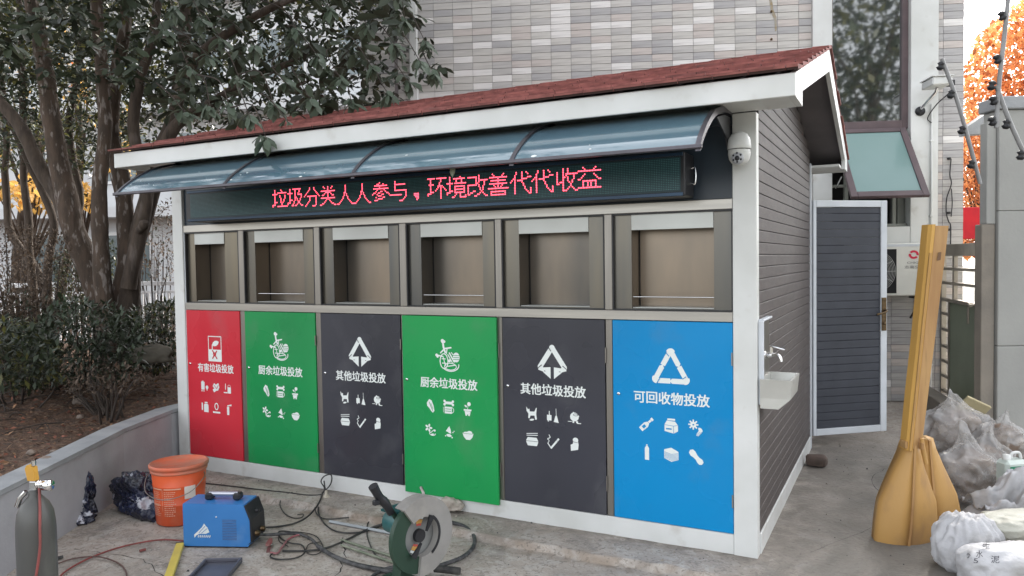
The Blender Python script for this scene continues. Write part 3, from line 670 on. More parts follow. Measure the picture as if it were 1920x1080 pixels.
@icon
def peel(k):
    for a in range(5): k.poly(leafp(-.2 + .19 * math.cos(a * 1.26), .16 + .19 * math.sin(a * 1.26), .3, .17, a * 1.26))
    k.ring(.14, -.22, .26, .06, 0, .16, 2.6, 6.2).line([(-.05, -.2), (.3, .06)], .06).disc(.34, .0, .08).poly(leafp(.12, -.3, .4, .12, .2))
@icon
def crumbs(k): k.poly([(-.3, .05), (.02, .44), (.12, .2), (.18, -.1), (-.02, -.08), (-.1, .0)]).poly(leafp(-.02, -.25, .5, .22, -.1)).disc(.32, .0, .05).disc(.42, .1, .04).disc(.24, -.38, .06).disc(-.32, -.3, .05)
@icon
def bowl(k): k.poly([(-.46, .06), (.46, .06), (.36, -.22), (.16, -.42), (-.16, -.42), (-.36, -.22)]).disc(.14, .1, .22, 0, .14).disc(-.12, .08, .24, 0, .08).line([(-.42, .03), (.42, .03)], .025, 1)
@icon
def dog(k): k.poly([(-.42, .5), (-.3, .3), (-.18, .36), (-.16, .16), (.2, .18), (.34, .46), (.38, .44), (.34, .0), (.38, -.36), (.26, -.38), (.2, -.1), (-.1, -.12), (-.18, -.32), (-.28, -.3), (-.26, .0), (-.4, .2)]).poly(leafp(.0, -.4, .4, .14, .2))
@icon
def broom(k): k.rect(-.44, -.1, -.34, .04).line([(-.26, .3), (-.26, .0)], .06).line([(.24, .5), (.26, .0)], .035).poly([(.2, .02), (.3, .02), (.44, -.46), (.06, -.42)]).rect(-.38, -.30, -.42, -.34)
@icon
def jar(k): k.disc(.0, .05, .32, 0, .30).line([(-.1, .32), (.3, .08)], .14).ring(.1, .2, .16, .03, 1, .07, 0, 6.3).rect(-.48, -.2, -.3, -.26).rect(.2, .48, -.4, -.34).rect(-.14, -.02, -.36, -.22).rect(.12, .26, -.36, -.22)
@icon
def lunchbox(k): k.line([(-.42, .42), (.42, .5)], .05).line([(-.42, .3), (.42, .36)], .05).poly([(-.46, -.04), (-.34, .18), (.34, .18), (.46, -.04), (.46, -.14), (.36, -.40), (-.34, -.40), (-.46, -.14)]).line([(-.46, -.08), (.46, -.08)], .03, 1)
@icon
def cigarette(k): k.line([(-.16, -.42), (.42, .26)], .13).line([(-.16, -.42), (-.4, -.1)], .07).line([(p.x, p.y) for p in crom([(-.4, -.1, 0), (-.3, .08, 0), (-.42, .2, 0), (-.22, .3, 0), (-.3, .48, 0)], 3)], .05).line([(.26, .18), (.36, .08)], .02, 1)
@icon
def tissue(k): k.poly([(-.28, -.46), (.24, -.34), (.28, .0), (.22, .3), (-.1, .3), (-.14, .02), (-.3, -.04)]).disc(.06, .3, .20, 0, .17).line([(-.12, .18), (.22, .14)], .03, 1)
@icon
def beer(k):
    for q in ([(-.13, -.5), (.13, -.5), (.15, -.05), (.06, .14), (-.06, .14), (-.15, -.05)], [(-.055, .16), (.055, .16), (.055, .34), (-.055, .34)], [(-.08, .36), (.08, .36), (.08, .5), (-.08, .5)]): k.poly(rot([(p[0] * 1.25, p[1] * 1.1) for p in q], -.82))
    k.poly(rot([(-.09, -.35), (.09, -.35), (.09, -.12), (-.09, -.12)], -.82), 1)
@icon
def carton(k): k.poly([(-.42, -.34), (.16, -.46), (.44, -.30), (.44, .08), (.26, .30), (-.28, .34), (-.42, .08)]).rect(-.24, .26, .36, .48).line([(-.42, .07), (.16, .02), (.44, .09)], .022, 1).line([(.16, .02), (.16, -.46)], .022, 1).rect(-.32, .04, -.22, -.14, 1)
@icon
def gear(k):
    k.disc(-.18, .22, .19)
    for a in range(8): k.line([(-.18, .22), (-.18 + .30 * math.cos(a * .785), .22 + .30 * math.sin(a * .785))], .09)
    k.disc(-.18, .22, .05, 1).poly(leafp(.26, -.08, .36, .22, -.8)).poly([(.18, -.12), (.34, -.26), (.12, -.5), (.0, -.46), (.02, -.34)])
    for t in range(4): k.line([(.0 + t * .06, -.36 + t * .05), (.13 + t * .06, -.50 + t * .06)], .02, 1)
@icon
def tall_bottle(k): k.poly([(-.14, -.5), (.14, -.5), (.14, .26), (.06, .4), (-.06, .4), (-.14, .26)]).rect(-.05, .05, .42, .5)
@icon
def papers(k):
    k.poly([(-.46, -.26), (0, -.46), (.46, -.3), (.46, .22), (0, .44), (-.46, .30)])
    for t in range(6): k.line([(-.44, .16 - t * .075), (0, .02 - t * .075), (.44, .12 - t * .075)], .018, 1)
@icon
def insole(k): k.poly(rot([(-.17, .5), (.0, .58), (.17, .5), (.2, .3), (.13, .05), (.13, -.15), (.19, -.35), (.12, -.52), (-.05, -.56), (-.18, -.46), (-.2, -.3), (-.14, -.1), (-.16, .1), (-.22, .3)], .75))

SETS = {'haz': (['battery', 'crumple', 'paint'], ['bottles', 'thermometer', 'spray']), 'kit': (['cabbage', 'bone_tin', 'potplant'], ['peel', 'crumbs', 'bowl']),
        'oth': (['dog', 'broom', 'jar'], ['lunchbox', 'cigarette', 'tissue']), 'rec': (['beer', 'carton', 'gear'], ['tall_bottle', 'papers', 'insole'])}
DOORS = [(-4.344, -3.764, M_red, '有害垃圾投放', logo_hazard, 'haz', 'red door with a boxed cross mark, for harmful waste'),
         (-3.711, -3.025, M_green, '厨余垃圾投放', logo_kitchen, 'kit', 'green door beside the red door, for kitchen waste'),
         (-2.974, -2.289, M_grey, '其他垃圾投放', logo_other, 'oth', 'charcoal door between the two green doors'),
         (-2.262, -1.553, M_greenb, '厨余垃圾投放', logo_kitchen, 'kit', 'brighter green door hanging slightly proud and lower'),
         (-1.521, -.850, M_grey, '其他垃圾投放', logo_other, 'oth', 'charcoal door beside the blue door'),
         (-.803, -.125, M_blue, '可回收物投放', logo_recycle, 'rec', 'blue door with a recycling triangle')]
for i, (x0, x1, m, txt, lg, st, lab) in enumerate(DOORS):
    z0, z1, y = .108, 1.2495, -.008
    if i == 3: z0, z1, y = .075, 1.250, -.028
    b = MB(); b.bbox(x0 + .001, x1 - .001, y, y + .024 if i != 3 else y + .02, z0, z1, .0015); d = b.build('door', m, ki); d['label'] = lab
    cx = (x0 + x1) / 2 - (.0 if i else -.02); yy = y - .0008; s_ = .9 if i == 0 else 1
    k = Ink(yy); k.at(cx - .0, .995 if i else .955, .185 if i else .19); lg(k)
    k.mb.build('emblem', [M_print, m], d)
    t = MB(); put_text(t, txt, cx - .213 * s_, cx + .213 * s_, .785 if i else .772, .853 if i else .838, yy, .0016); t.build('lettering', M_print, d)
    for r, row in enumerate(SETS[st]):
        for c, nm in enumerate(row):
            k = Ink(yy).at(cx + (c - 1) * (.140 if i else .125), (.665, .505)[r] - (.0 if i else .01), .088); I[nm](k); k.mb.build('pictogram', [M_print, m], d)
    b = MB(); b.lathe([(.0, -.006), (.008, -.006), (.010, -.002), (.010, .002)], 12, (x0 + .035, y - .002, .828), ax=1); b.lathe([(0, -.0065), (.003, -.0065)], 8, (x0 + .035, y - .002, .828), 1, ax=1); b.build('lock', [M_chrome, M_black], d)
for x in (-3.0235, -2.2875, -.1295): b = MB(); b.box(x - .004, x + .003, -.0125, -.0085, 1.02, 1.09); b.box(x - .004, x + .003, -.0125, -.0085, .25, .32); b.build('hinge', M_steel, ki)
for x in (-1.549, -.8485): b = MB(); b.box(x, x + .006, -.012, -.004, 1.0, 1.09); b.box(x, x + .006, -.012, -.004, .25, .34); b.build('hinge', M_steel, ki)

# LED message board
M_screen = mat('led_board_face', (.012, .045, .055), (.010, .03, .04), rough=.45, scale=1.2)
lx0, lx1, ly = -4.09, -.330, -.19
b = MB(); b.bbox(lx0, lx1, ly, -.0, 1.925, 2.155, .006); lb = b.build('message_board', M_black, ki)
b = MB(); b.box(lx0 + .05, lx1 - .022, ly - .002, ly - .001, 1.948, 2.13); b.build('screen', M_screen, lb)
PIT = .00925
dot = MB()
nx = int((lx1 - .024 - lx0 - .052) / PIT); zc = 2.045
M_off = mat('unlit_led_dot', (.04, .13, .14), (.06, .17, .18), rough=.35, scale=40)
BM = '''垃|..#.....#......|..#......#.....|..#..#########.|#####..........|..#....#....#..|..#....#....#..|..#.....#...#..|..#.....#..#...|..#.....#..#...|..###...#.#....|..#......#.....|###......#.....|#....##########|...............
圾|..#..########..|..#....#...#...|..#....#...#...|#####..#..#....|..#....#..####.|..#....#.....#.|..#....##....#.|..#....#.#..#..|..###..#.#..#..|..#...#...##...|###...#...##...|#....#...#..#..|....##.##....##|...............
分|.....#...#.....|.....#...#.....|....#.....#....|...#.......#...|..#.........#..|.#...........#.|#..#########..#|.....#.....#...|.....#.....#...|.....#.....#...|....#......#...|...#.......#...|..#........#...|.#......###....
类|...#...#...#...|....#..#..#....|.......#.......|.#############.|.....#####.....|....#..#..#....|..##...#...##..|.......#.......|.#############.|......#.#......|.....#...#.....|....#.....#....|..##.......##..|##...........##
人|.......#.......|.......#.......|.......#.......|.......#.......|.......#.......|......##.......|......#.#......|......#.#......|.....#...#.....|.....#...#.....|....#.....#....|...#.......#...|..#.........#..|##...........##
参|......#........|....##...#.....|..###########..|......#........|.#############.|....#.....#....|...#...##..#...|.##..##.....##.|#...#...##....#|.....###.......|...#.....##....|.....####......|..###..........|...............
与|....#..........|....#..........|....#########..|....#..........|....#..........|....#..........|....##########.|.............#.|.............#.|##########...#.|.............#.|............#..|...........#...|........###....
，|...............|...............|...............|...............|...............|...............|...............|...............|...............|....####.......|....####.......|.....###.......|......##.......|......#........
环|######.########|..#.......#....|..#.......#....|..#......#.....|.####....#.....|..#.....####...|..#.....#.#.#..|..#....#..#..#.|..#...#...#...#|..###.....#....|###.......#....|#.........#....|..........#....|..........#....
境|..#.......#....|..#..#########.|..#....#...#...|..#....#...#...|#####.#########|..#............|..#...########.|..#...#......#.|..#...########.|..###.#......#.|###...########.|#......#..#....|......#...#...#|....##....#####
改|........#......|#######.#......|......#.#......|......#.#######|......#.#...#..|......##....#..|#######.#...#..|#.......#..#...|#........#.#...|#........#.#...|#...##....#....|#.##.....#.#...|##.....##...#..|.....##......##
善|...#.......#...|....#.....#....|.#############.|.......#.......|..###########..|.......#.......|.#############.|....#..#..#....|.....#.#.#.....|###############|...............|..###########..|..#.........#..|..###########..
代|....#...#..#...|....#...#...#..|...#....#......|...#....#...###|..##....####...|.#.#.####......|#..#....#......|...#.....#.....|...#.....#.....|...#......#....|...#......#...#|...#.......#..#|...#........#.#|...#.........##
收|.....#..#......|.....#..#......|.#...#..#......|.#...#.########|.#...#.#....#..|.#...##.#...#..|.#...#..#...#..|.#...#..#..#...|.#.###...#.#...|.##..#....#....|.....#....#....|.....#...#.#...|.....#..#...#..|.....###.....##
益|...#.......#...|....#.....#....|###############|...............|....#.....#....|...#.......#...|..#.........#..|##...........##|...#########...|...#..#.#..#...|...#..#.#..#...|...#..#.#..#...|###############|...............'''
GLY = {r[0]: r[2:].split('|') for r in BM.split('\n')}
lit = set(); msg = '垃圾分类人人参与，环境改善代代收益'; xs0 = -3.215
W0, W1 = 15.0, 16.0
for ci, ch in enumerate(msg):
    for r, row in enumerate(GLY[ch]):
        for c, v in enumerate(row):
            if v == '#': lit.add((int(round((xs0 - lx0 - .052) / PIT + ci * 15.45 + c)), r))
def oct_(mb, x, z, r, y, mi=0): mb.add([(x + r * math.cos(math.pi / 4 * k + .39), y, z + r * math.sin(math.pi / 4 * k + .39)) for k in range(8)], [tuple(range(8))], mi)
off = MB()
for i in range(nx):
    for r in range(-1, 17):
        x = lx0 + .056 + i * PIT; z = zc + (7.0 - r) * PIT
        if (i, r) in lit: oct_(dot, x, z, .0038, ly - .0035)
        else: off.add([(x - .0026, ly - .003, z - .0026), (x + .0026, ly - .003, z - .0026), (x + .0026, ly - .003, z + .0026), (x - .0026, ly - .003, z + .0026)], [(0, 1, 2, 3)])
dot.build('lit_dots', M_led, lb, 'stuff'); off.build('unlit_dots', M_off, lb, 'stuff')
b = MB(); b.bbox(lx0 + .02, lx1 - .01, ly - .006, ly - .0005, 1.926, 1.945, .002); b.bbox(lx0 + .02, lx1 - .01, ly - .006, ly - .0005, 2.135, 2.152, .002); b.build('frame_lip', mat('blue_black_aluminium', (.03, .06, .10), (.02, .035, .06), rough=.3, metal=.5, scale=2), lb)
b = MB(); b.tube(crom([(lx1 + .001, -.06, 2.08), (lx1 + .022, -.06, 2.08), (lx1 + .022, -.06, 2.0), (lx1 + .001, -.06, 2.0)], 4), .005, 8); b.build('handle', M_chrome, lb)

# curved canopy
CX = [-4.135, -3.10, -2.085, -1.075, -.135]; cy_ = -.72
def cprof():
    return [(p.x, p.y) for p in crom([(.0, 2.372, 0), (-.14, 2.366, 0), (-.28, 2.340, 0), (-.42, 2.298, 0), (-.56, 2.225, 0), (-.66, 2.155, 0), (-.72, 2.100, 0)], 6)]
CP = cprof()
M_poly = mat('blue_green_polycarbonate', (.15, .26, .31), (.11, .20, .26), rough=.10, trans=.25, ior=1.5, coat=.7, scale=1.6, spec=.8, c3=(.30, .38, .40), scale3=2.3, lo3=.62, hi3=.8)
M_alu = mat('dark_aluminium', (.10, .095, .11), (.07, .065, .075), rough=.35, metal=.6, scale=8)
cn = MB(); 
for i in range(4):
    a, c = CX[i] + .012, CX[i + 1] - .012; R_ = []
    b = MB(); b.add([(x, y, z) for (y, z) in CP for x in (a, c)] + [(x, y, z - .004) for (y, z) in CP for x in (a, c)], [])
    n_ = len(CP); F = []
    for k in range(n_ - 1): F.append((2 * k, 2 * k + 1, 2 * k + 3, 2 * k + 2)); F.append((2 * n_ + 2 * k, 2 * n_ + 2 * k + 2, 2 * n_ + 2 * k + 3, 2 * n_ + 2 * k + 1))
    F += [(0, 2 * n_, 2 * n_ + 1, 1), (2 * n_ - 2, 2 * n_ - 1, 4 * n_ - 1, 4 * n_ - 2)]
    for k in range(n_ - 1): F += [(2 * k, 2 * k + 2, 2 * n_ + 2 * k + 2, 2 * n_ + 2 * k), (2 * k + 1, 2 * n_ + 2 * k + 1, 2 * n_ + 2 * k + 3, 2 * k + 3)]
    b.f = F; b.m = [0] * len(F); b.sm = [False] * len(F)
    b.build('canopy_sheet', M_poly, ki, weld=True)
for x in CX:
    b = MB(); b.loft([[(x - .012, y, z - .022), (x + .012, y, z - .022), (x + .012, y, z + .010), (x - .012, y, z + .010)] for y, z in CP]); b.build('canopy_rib', M_alu, ki, weld=True)
b = MB(); b.bbox(CX[0] - .02, CX[-1] + .02, -.738, -.715, 2.088, 2.108, .004); b.build('canopy_front_bar', M_alu, ki)
b = MB(); b.bbox(CX[0] - .02, CX[-1] + .02, -.01, .008, 2.30, 2.345, .004); b.build('canopy_rear_bar', M_dark, ki)
b = MB(); b.prism([(0, 2.34), (-.16, 2.33), (-.34, 2.29), (-.12, 2.22), (-.03, 2.13), (0, 2.1)], 0, -.139, -.131); b.build('end_bracket', M_black, ki)
# bird droppings / grime flecks
random.seed(4); b = MB()
for k in range(15):
    x = random.choice([random.uniform(-4.1, -.3), random.uniform(-4.1, -2)]); t = random.uniform(24, 35.9); i = int(t); y = CP[i][0] + (CP[i + 1][0] - CP[i][0]) * (t - i); z = CP[i][1] + (CP[i + 1][1] - CP[i][1]) * (t - i) + .0012
    r = random.uniform(.002, .013); sl = (CP[i + 1][1] - CP[i][1]) / (CP[i + 1][0] - CP[i][0])
    b.add([(x + r * 1.6 * math.cos(a) * random.uniform(.7, 1.1), y + r * .6 * math.sin(a), z + sl * r * .6 * math.sin(a)) for a in np.linspace(0, 2 * math.pi, 9)[:-1]], [tuple(range(8))])
b.build('droppings', M_print, ki, 'stuff')

# open rear door
dang = math.atan2(3.06 - 2.6, .553); DW = .70
b = MB()
for q in ((0, .028, -.02, .02, .10, 2.06), (DW - .06, DW, -.02, .02, .10, 2.06), (.0285, DW - .0605, -.02, .02, 2.005, 2.06), (.0285, DW - .0605, -.02, .02, .10, .155)): b.bbox(*q, .003)
dw = b.build('rear_door', M_trim, ki); dw.location = (.012, KD + .03, 0); dw.rotation_euler = (0, 0, dang); dw['label'] = 'open charcoal blue boarded door in a pale metal frame'
pz = .157; kk = 0
while pz < 2.0:
    z1 = min(pz + .066, 2.003); b = MB(); b.prism([(.008, pz), (-.007, pz + .0005), (-.009, pz + .003), (-.009, z1 - .003), (-.006, z1 - .0008), (.008, z1 - .0003)], 0, .029, DW - .061)
    b.build('door_board', M_doorp, dw); pz += .0665
b = MB(); b.bbox(DW - .055, DW - .012, -.03, -.021, .96, 1.24, .008); b.tube(crom([(DW - .033, -.03, 1.13), (DW - .033, -.06, 1.13), (DW - .07, -.068, 1.115), (DW - .13, -.06, 1.10)], 4), .009, 8)
b.lathe([(0, -.012), (.012, -.01), (.014, 0)], 10, (DW - .033, -.03, 1.02), ax=1); b.build('lock_handle', M_brass, dw)

# things fixed to the kiosk
dc = thing('dome_camera', 'white dome security camera on the front right post of the kiosk', 'camera', (-.072, -.092, 2.158)); dc.scale = (.88, .88, .94)
b = MB(); b.lathe([(.0, .095), (.02, .094), (.045, .082), (.062, .055), (.067, .02), (.068, .0), (.063, -.005)], 24); b.bbox(-.025, .025, .02, .10, -.03, .06, .008); b.build('housing', M_white, dc)
b = MB(); b.lathe([(.063, -.006), (.064, -.03), (.058, -.055), (.045, -.075), (.02, -.088), (0, -.09)], 24); b.build('ball', M_white, dc)
b = MB(); b.lathe([(.0, -.066), (.024, -.066), (.034, -.058), (.036, -.04)], 20, (0, 0, -.052), 0, ax=1); b.build('lens_ring', mat('lens_ring', (.35, .36, .38), rough=.3), dc)
b = MB(); b.lathe([(0, -.072), (.012, -.072), (.014, -.066)], 14, (0, 0, -.056), ax=1)
for a in range(6): b.lathe([(0, -.0675), (.006, -.0665)], 8, (.024 * math.cos(a * 1.05 - .5), -.001, -.052 + .024 * math.sin(a * 1.05 - .5)), ax=1)
b.build('lens', M_black, dc)
b = MB(); b.lathe([(.0665, -.004), (.0675, -.004), (.0675, -.001), (.0665, -.001)], 24); b.build('seam', M_groove, dc)
ls_ = thing('wash_basin', 'stainless steel wash basin and tap fixed to the brown side wall of the kiosk', 'sink', (.0, .0, .8))
b = MB(); b.bbox(.001, .012, .03, .315, .015, .455, .003); b.build('splashback', M_steel, ls_)
b = MB(); b.bbox(.001, .03, .03, .315, .456, .468, .003); b.build('top_edge', M_trim, ls_)
b = MB(); b.bbox(.001, .03, .015, .029, .015, .462, .003); b.build('side_edge', M_trim, ls_)
v = []
for (x0, x1, y0, y1, z) in ((.013, .105, .0, .27, .0), (.013, .165, -.0, .29, .055), (.013, .175, -.01, .30, .155)): v.append([(x0, y0, z), (x1, y0, z), (x1, y1, z), (x0, y1, z)])
v2 = [[(.023, .004, .156), (.163, .004, .156), (.163, .286, .156), (.023, .286, .156)], [(.03, .02, .06), (.145, .02, .06), (.145, .26, .06), (.03, .26, .06)]]
M_basin = mat('grimy_stainless', (.56, .56, .53), (.46, .46, .43), rough=.38, metal=.5, scale=4)
b = MB(); b.loft(v + v2); b.build('basin', M_basin, ls_)
b = MB(); b.tube([(.013, .12, .27), (.055, .12, .27)], .012, 10); b.tube(crom([(.05, .12, .27), (.08, .11, .275), (.10, .10, .262), (.105, .098, .24)], 4), .009, 10); b.tube([(.05, .12, .27), (.05, .12, .315)], .011, 10); b.tube([(.05, .12, .318), (.125, .10, .305)], [.009, .006], 8); b.build('tap', M_chrome, ls_)
b = MB(); b.lathe([(0, .0), (.02, .0), (.02, .012), (0, .014)], 14, (.012, .12, .27), ax=0); b.build('tap_flange', M_chrome, ls_)
# ------------------------------------------------------------------ props on the ground
from mathutils.bvhtree import BVHTree
ZF = -.036
def blob(name, c, r, seed, m, parent=None, wr=.12, fine=.03, pleat=0, sub=4, flat=.45, label=None, cat=None, group=None, sq=1.0, rz=0, fold=0, ear=0):
    bm = bmesh.new(); bmesh.ops.create_icosphere(bm, subdivisions=sub, radius=1)
    sd = Vector((seed * 3.7, seed * 1.3, seed * .7)); kd = Vector((noise.noise(sd), .5, noise.noise(sd * 2) + .6)).normalized()
    for v in bm.verts:
        d = v.co.normalized()
        if sq < 1: d = Vector([math.copysign(abs(t) ** sq, t) for t in d])
        n1 = noise.noise(d * 1.1 + sd); n2 = .5 - abs(noise.noise(d * 2.3 + sd)) * 1.6; n3 = .4 - abs(noise.noise(d * 6 + sd)) * 1.6; n4 = noise.noise(d * 15 + sd)
        a = math.atan2(d.y, d.x); pl = pleat * math.sin(a * 15 + 5 * n1 + 1.5 * d.z) * (.35 + .65 * max(0, d.z + .2)) if pleat else 0
        if fold: pl += fold * math.sin(d.dot(kd) * 16 + 9 * n1 + 3 * n2) * (.4 + abs(n2))
        s = 1 + wr * (1.4 * n1 + .9 * n2) + fine * (n3 + .5 * n4) + pl
        p = Vector((d.x * r[0], d.y * r[1], d.z * r[2])) * s
        if ear:
            t = max(0, (d.z - .72) / .28); p = Vector((p.x * (1 - .75 * t), p.y * (1 - .75 * t), p.z + ear * t * t)) + Vector((.3, .1, 0)) * ear * t * t * (1 if seed % 2 else -1)
        if p.z < -flat * r[2]: p.z = -flat * r[2] + (p.z + flat * r[2]) * .12
        v.co = Matrix.Rotation(rz, 3, 'Z') @ p
    me = bpy.data.meshes.new(name); bm.to_mesh(me); bm.free(); me.materials.append(m); me.polygons.foreach_set('use_smooth', [True] * len(me.polygons))
    o = link(name, me, parent); o.location = c
    if label: tag(o, label, cat, group)
    return o
M_orange = mat('orange_plastic', (.72, .115, .035), (.60, .09, .03), rough=.38, scale=4, c3=(.50, .20, .12), scale3=5, lo3=.58, hi3=.9)
M_lid = mat('dusty_orange_lid', (.62, .13, .06), (.42, .17, .11), rough=.5, scale=7)
M_bprint = mat('cream_bucket_print', (.72, .42, .30), rough=.5)
M_bag_label = mat('pale_sticker', (.70, .62, .56), rough=.5)
bk = thing('orange_bucket', 'orange plastic bucket with a lid standing behind the blue welding machine', 'bucket', (-3.46, -.825, ZF), .4)
b = MB(); b.lathe([(0, 0), (.138, 0), (.143, .005), (.150, .13), (.151, .132), (.149, .134), (.158, .245), (.160, .248), (.157, .251), (.166, .335)], 40); b.build('pail', M_orange, bk)
b = MB(); b.lathe([(.164, .325), (.171, .327), (.172, .338), (.168, .34), (.169, .352), (.179, .354), (.180, .372), (.176, .377), (.168, .379), (.164, .372), (.02, .37), (0, .371)], 40); b.build('lid', M_lid, bk)
def cylP(R0, R1, a0):
    def P(u, v): 
        R = R0 + (R1 - R0) * v / .25; a = a0 + u / R; return (R * math.sin(a), -R * math.cos(a), v)
    return P
def strip(mb, P, u0, u1, v0, v1, n=6):
    for i in range(n):
        a, c = u0 + (u1 - u0) * i / n, u0 + (u1 - u0) * (i + 1) / n; mb.add([P(a, v0), P(c, v0), P(c, v1), P(a, v1)], [(0, 1, 2, 3)])
b = MB(); P = cylP(.1455, .161, -.4 + .75)
random.seed(3)
strip(b, P, -.17, -.09, .236, .243); strip(b, P, -.075, .03, .236, .243); strip(b, P, -.17, -.10, .135, .141)
for r in range(13):
    for (ua, ub) in ((-.165, -.10), (-.075, .0)):
        u = ua
        while u < ub - random.uniform(0, .02):
            l = random.uniform(.004, .012); strip(b, P, u, min(u + l, ub), .222 - r * .0125 - .0035, .222 - r * .0125 + .001, 1); u += l + .003
strip(b, P, -.0875, -.0855, .10, .243, 1)
b.build('printed_label', M_bprint, bk)
b = MB(); strip(b, cylP(.1465, .162, -.4 + .75), .05, .12, .17, .25); b.build('sticker', M_bag_label, bk)
b = MB(); b.tube(crom([(-.166, 0, .31), (-.19, -.05, .29), (-.14, -.15, .22), (0, -.205, .19), (.14, -.15, .22), (.19, -.05, .29), (.166, 0, .31)], 5), .003, 6); b.build('wire_handle', M_steel, bk)

# welding machine
M_wblue = mat('blue_enamel', (.045, .20, .50), (.035, .17, .44), rough=.38, scale=3, coat=.15, c3=(.12, .25, .48), scale3=5, lo3=.6, hi3=.9)
wd = thing('welding_machine', 'blue box shaped welding machine with a black and silver carry handle', 'welding machine', (-3.034, -1.15, ZF), math.atan2(.155, .37))
q = [(0, .006), (.385, .006), (.402, .03), (.398, .16), (.366, .252), (.004, .256), (0, .25)]
b = MB(); b.prism(q, 1, 0, .175); o = b.build('case', M_wblue, wd, weld=True)
b = MB(); b.bbox(.004, .38, .004, .17, -.001, .0058, .001); b.build('base_plate', M_black, wd)
b = MB(); b.prism([(.388, .02), (.415, .035), (.411, .165), (.379, .248), (.368, .245), (.40, .16), (.403, .035)], 1, -.004, .179); b.build('front_bezel', M_black, wd, weld=True)
b = MB(); b.add([(.4115, .02, .05), (.4115, .155, .05), (.4095, .155, .158), (.4095, .02, .158)], [(0, 1, 2, 3)]); b.build('front_panel', mat('dark_blue_panel', (.02, .03, .16), rough=.4), wd)
for y, z in ((.05, .07), (.125, .07)): b = MB(); b.lathe([(.0, .025), (.014, .025), (.016, .004), (.02, 0)], 12, (.411, y, z), ax=0); b.build('socket', M_brass, wd)
b = MB(); b.lathe([(.0, .018), (.012, .018), (.014, 0)], 12, (.398, .09, .19), ax=0); b.build('knob', M_black, wd)
for x in (.10, .27): b = MB(); b.bbox(x, x + .045, .06, .12, .256, .296, .012); b.build('handle_foot', M_black, wd)
b = MB(); b.tube([(.12, .09, .288), (.295, .09, .288)], .015, 14); b.build('grip', mat('silver_grip', (.45, .45, .5), rough=.25, metal=.7), wd)
b = MB()
for k in range(13): b.box(.235, .32, -.0012, -.0004, .045 + k * .0095, .0485 + k * .0095)
b.build('vent_slots', mat('vent_shadow', (.10, .16, .30), (.03, .05, .12), rough=.5, stretch=(1, 1, 60), scale=20), wd)
k = Ink(-.0012).at(.115, .085, .10)
k.poly([(-.48, -.30), (-.50, -.12), (-.30, .06), (-.02, .32), (.12, .55), (.20, .42), (.32, .30), (.42, .04), (.20, -.06), (-.18, -.06), (-.38, -.16)])
k.line([(-.2, .0), (.18, .40)], .03, 1).line([(-.05, -.02), (.30, .26)], .03, 1)
for i in range(7): k.line([(-.26 + i * .115, -.28), (-.21 + i * .115, -.14)], .03); k.ring(-.24 + i * .115, -.21, .035, .018, 0, .05, 0, 5)
k.mb.build('emblem', [M_print, M_wblue], wd)
b = MB(); b.lathe([(0, -.004), (.004, -.003), (.005, 0)], 8, (.2, 0, .178), ax=1); b.build('screw', M_chrome, wd)

# gas cylinder
cc = at(68, 1000, 3.02); M_cyl = mat('scuffed_grey_cylinder', (.095, .094, .090), (.060, .060, .055), rough=.42, scale=3, stretch=(1, 1, .35), metal=.25, c3=(.13, .135, .12), scale3=7, lo3=.52, hi3=.75, bump=.0006, bscale=90)
zs = at(68, 980, 3.02).z
gc = thing('gas_cylinder', 'scuffed dark grey gas cylinder with a chrome valve at the lower left', 'gas cylinder', (cc.x, cc.y, ZF), .35)
hs = zs - ZF; R_ = .071
b = MB(); b.lathe([(0, 0), (.060, 0), (.068, .012), (R_, .03), (R_, hs - .03), (R_ - .0015, hs), (.064, hs + .045), (.050, hs + .078), (.032, hs + .10), (.022, hs + .112), (.022, hs + .135), (.0, hs + .135)], 40); b.build('tank', M_cyl, gc)
b = MB(); b.tube([(-.062, -.02, hs + .07), (-.045, -.022, hs + .105), (-.02, -.02, hs + .13)], .010, 8); b.build('collar_tag', M_chrome, gc)
zv = hs + .135
b = MB(); b.bbox(-.014, .014, -.014, .014, zv - .01, zv + .035, .004); b.tube([(0, 0, zv + .02), (.075, -.01, zv + .02)], .011, 10); b.lathe([(0, 0), (.021, .0), (.021, .03), (0, .032)], 14, (.05, -.01, zv + .02), ax=0)
for q in range(3): b.lathe([(.0, 0), (.017, 0), (.017, .006), (0, .006)], 12, (.018 + q * .01, -.004, zv + .02), ax=0)
b.build('regulator', M_chrome, gc)
b = MB(); b.prism([(-.020, zv + .036), (.012, zv + .036), (.006, zv + .090), (-.022, zv + .098), (-.030, zv + .084)], 1, -.012, .012); b.build('valve_handle', mat('ochre_plastic', (.55, .30, .05), (.48, .25, .04), rough=.5), gc, weld=True)
b = MB(); b.tube([(.0, 0, zv + .095), (.0, 0, zv + .115)], .009, 8); b.build('valve_cap', M_chrome, gc)
hp = [(.03, -.012, zv + .01), (.045, -.03, zv - .05), (.062, -.055, hs), (.064, -.062, hs - .08), (.050, -.075, hs - .2), (.02, -.09, hs - .35), (-.02, -.10, hs - .48)]
Mw = Matrix.Translation(gc.location) @ Matrix.Rotation(.35, 4, 'Z')
M_hose = mat('dull_red_rubber', (.24, .055, .05), (.17, .045, .04), rough=.55, scale=20)
hose = [Mw @ Vector(p) for p in hp] + [G(90, 1120, ZF + .01), G(115, 1078, ZF + .008), G(160, 1050, ZF + .008), G(212, 1030, ZF + .008), G(260, 1018, ZF + .008), G(305, 1012, ZF + .008), G(345, 1014, ZF + .02)]
b = MB(); b.tube(crom(hose, 7), .0052, 7); tag(b.build('red_gas_hose', M_hose), 'thin red hose from the gas cylinder valve to the blue welding machine', 'hose')
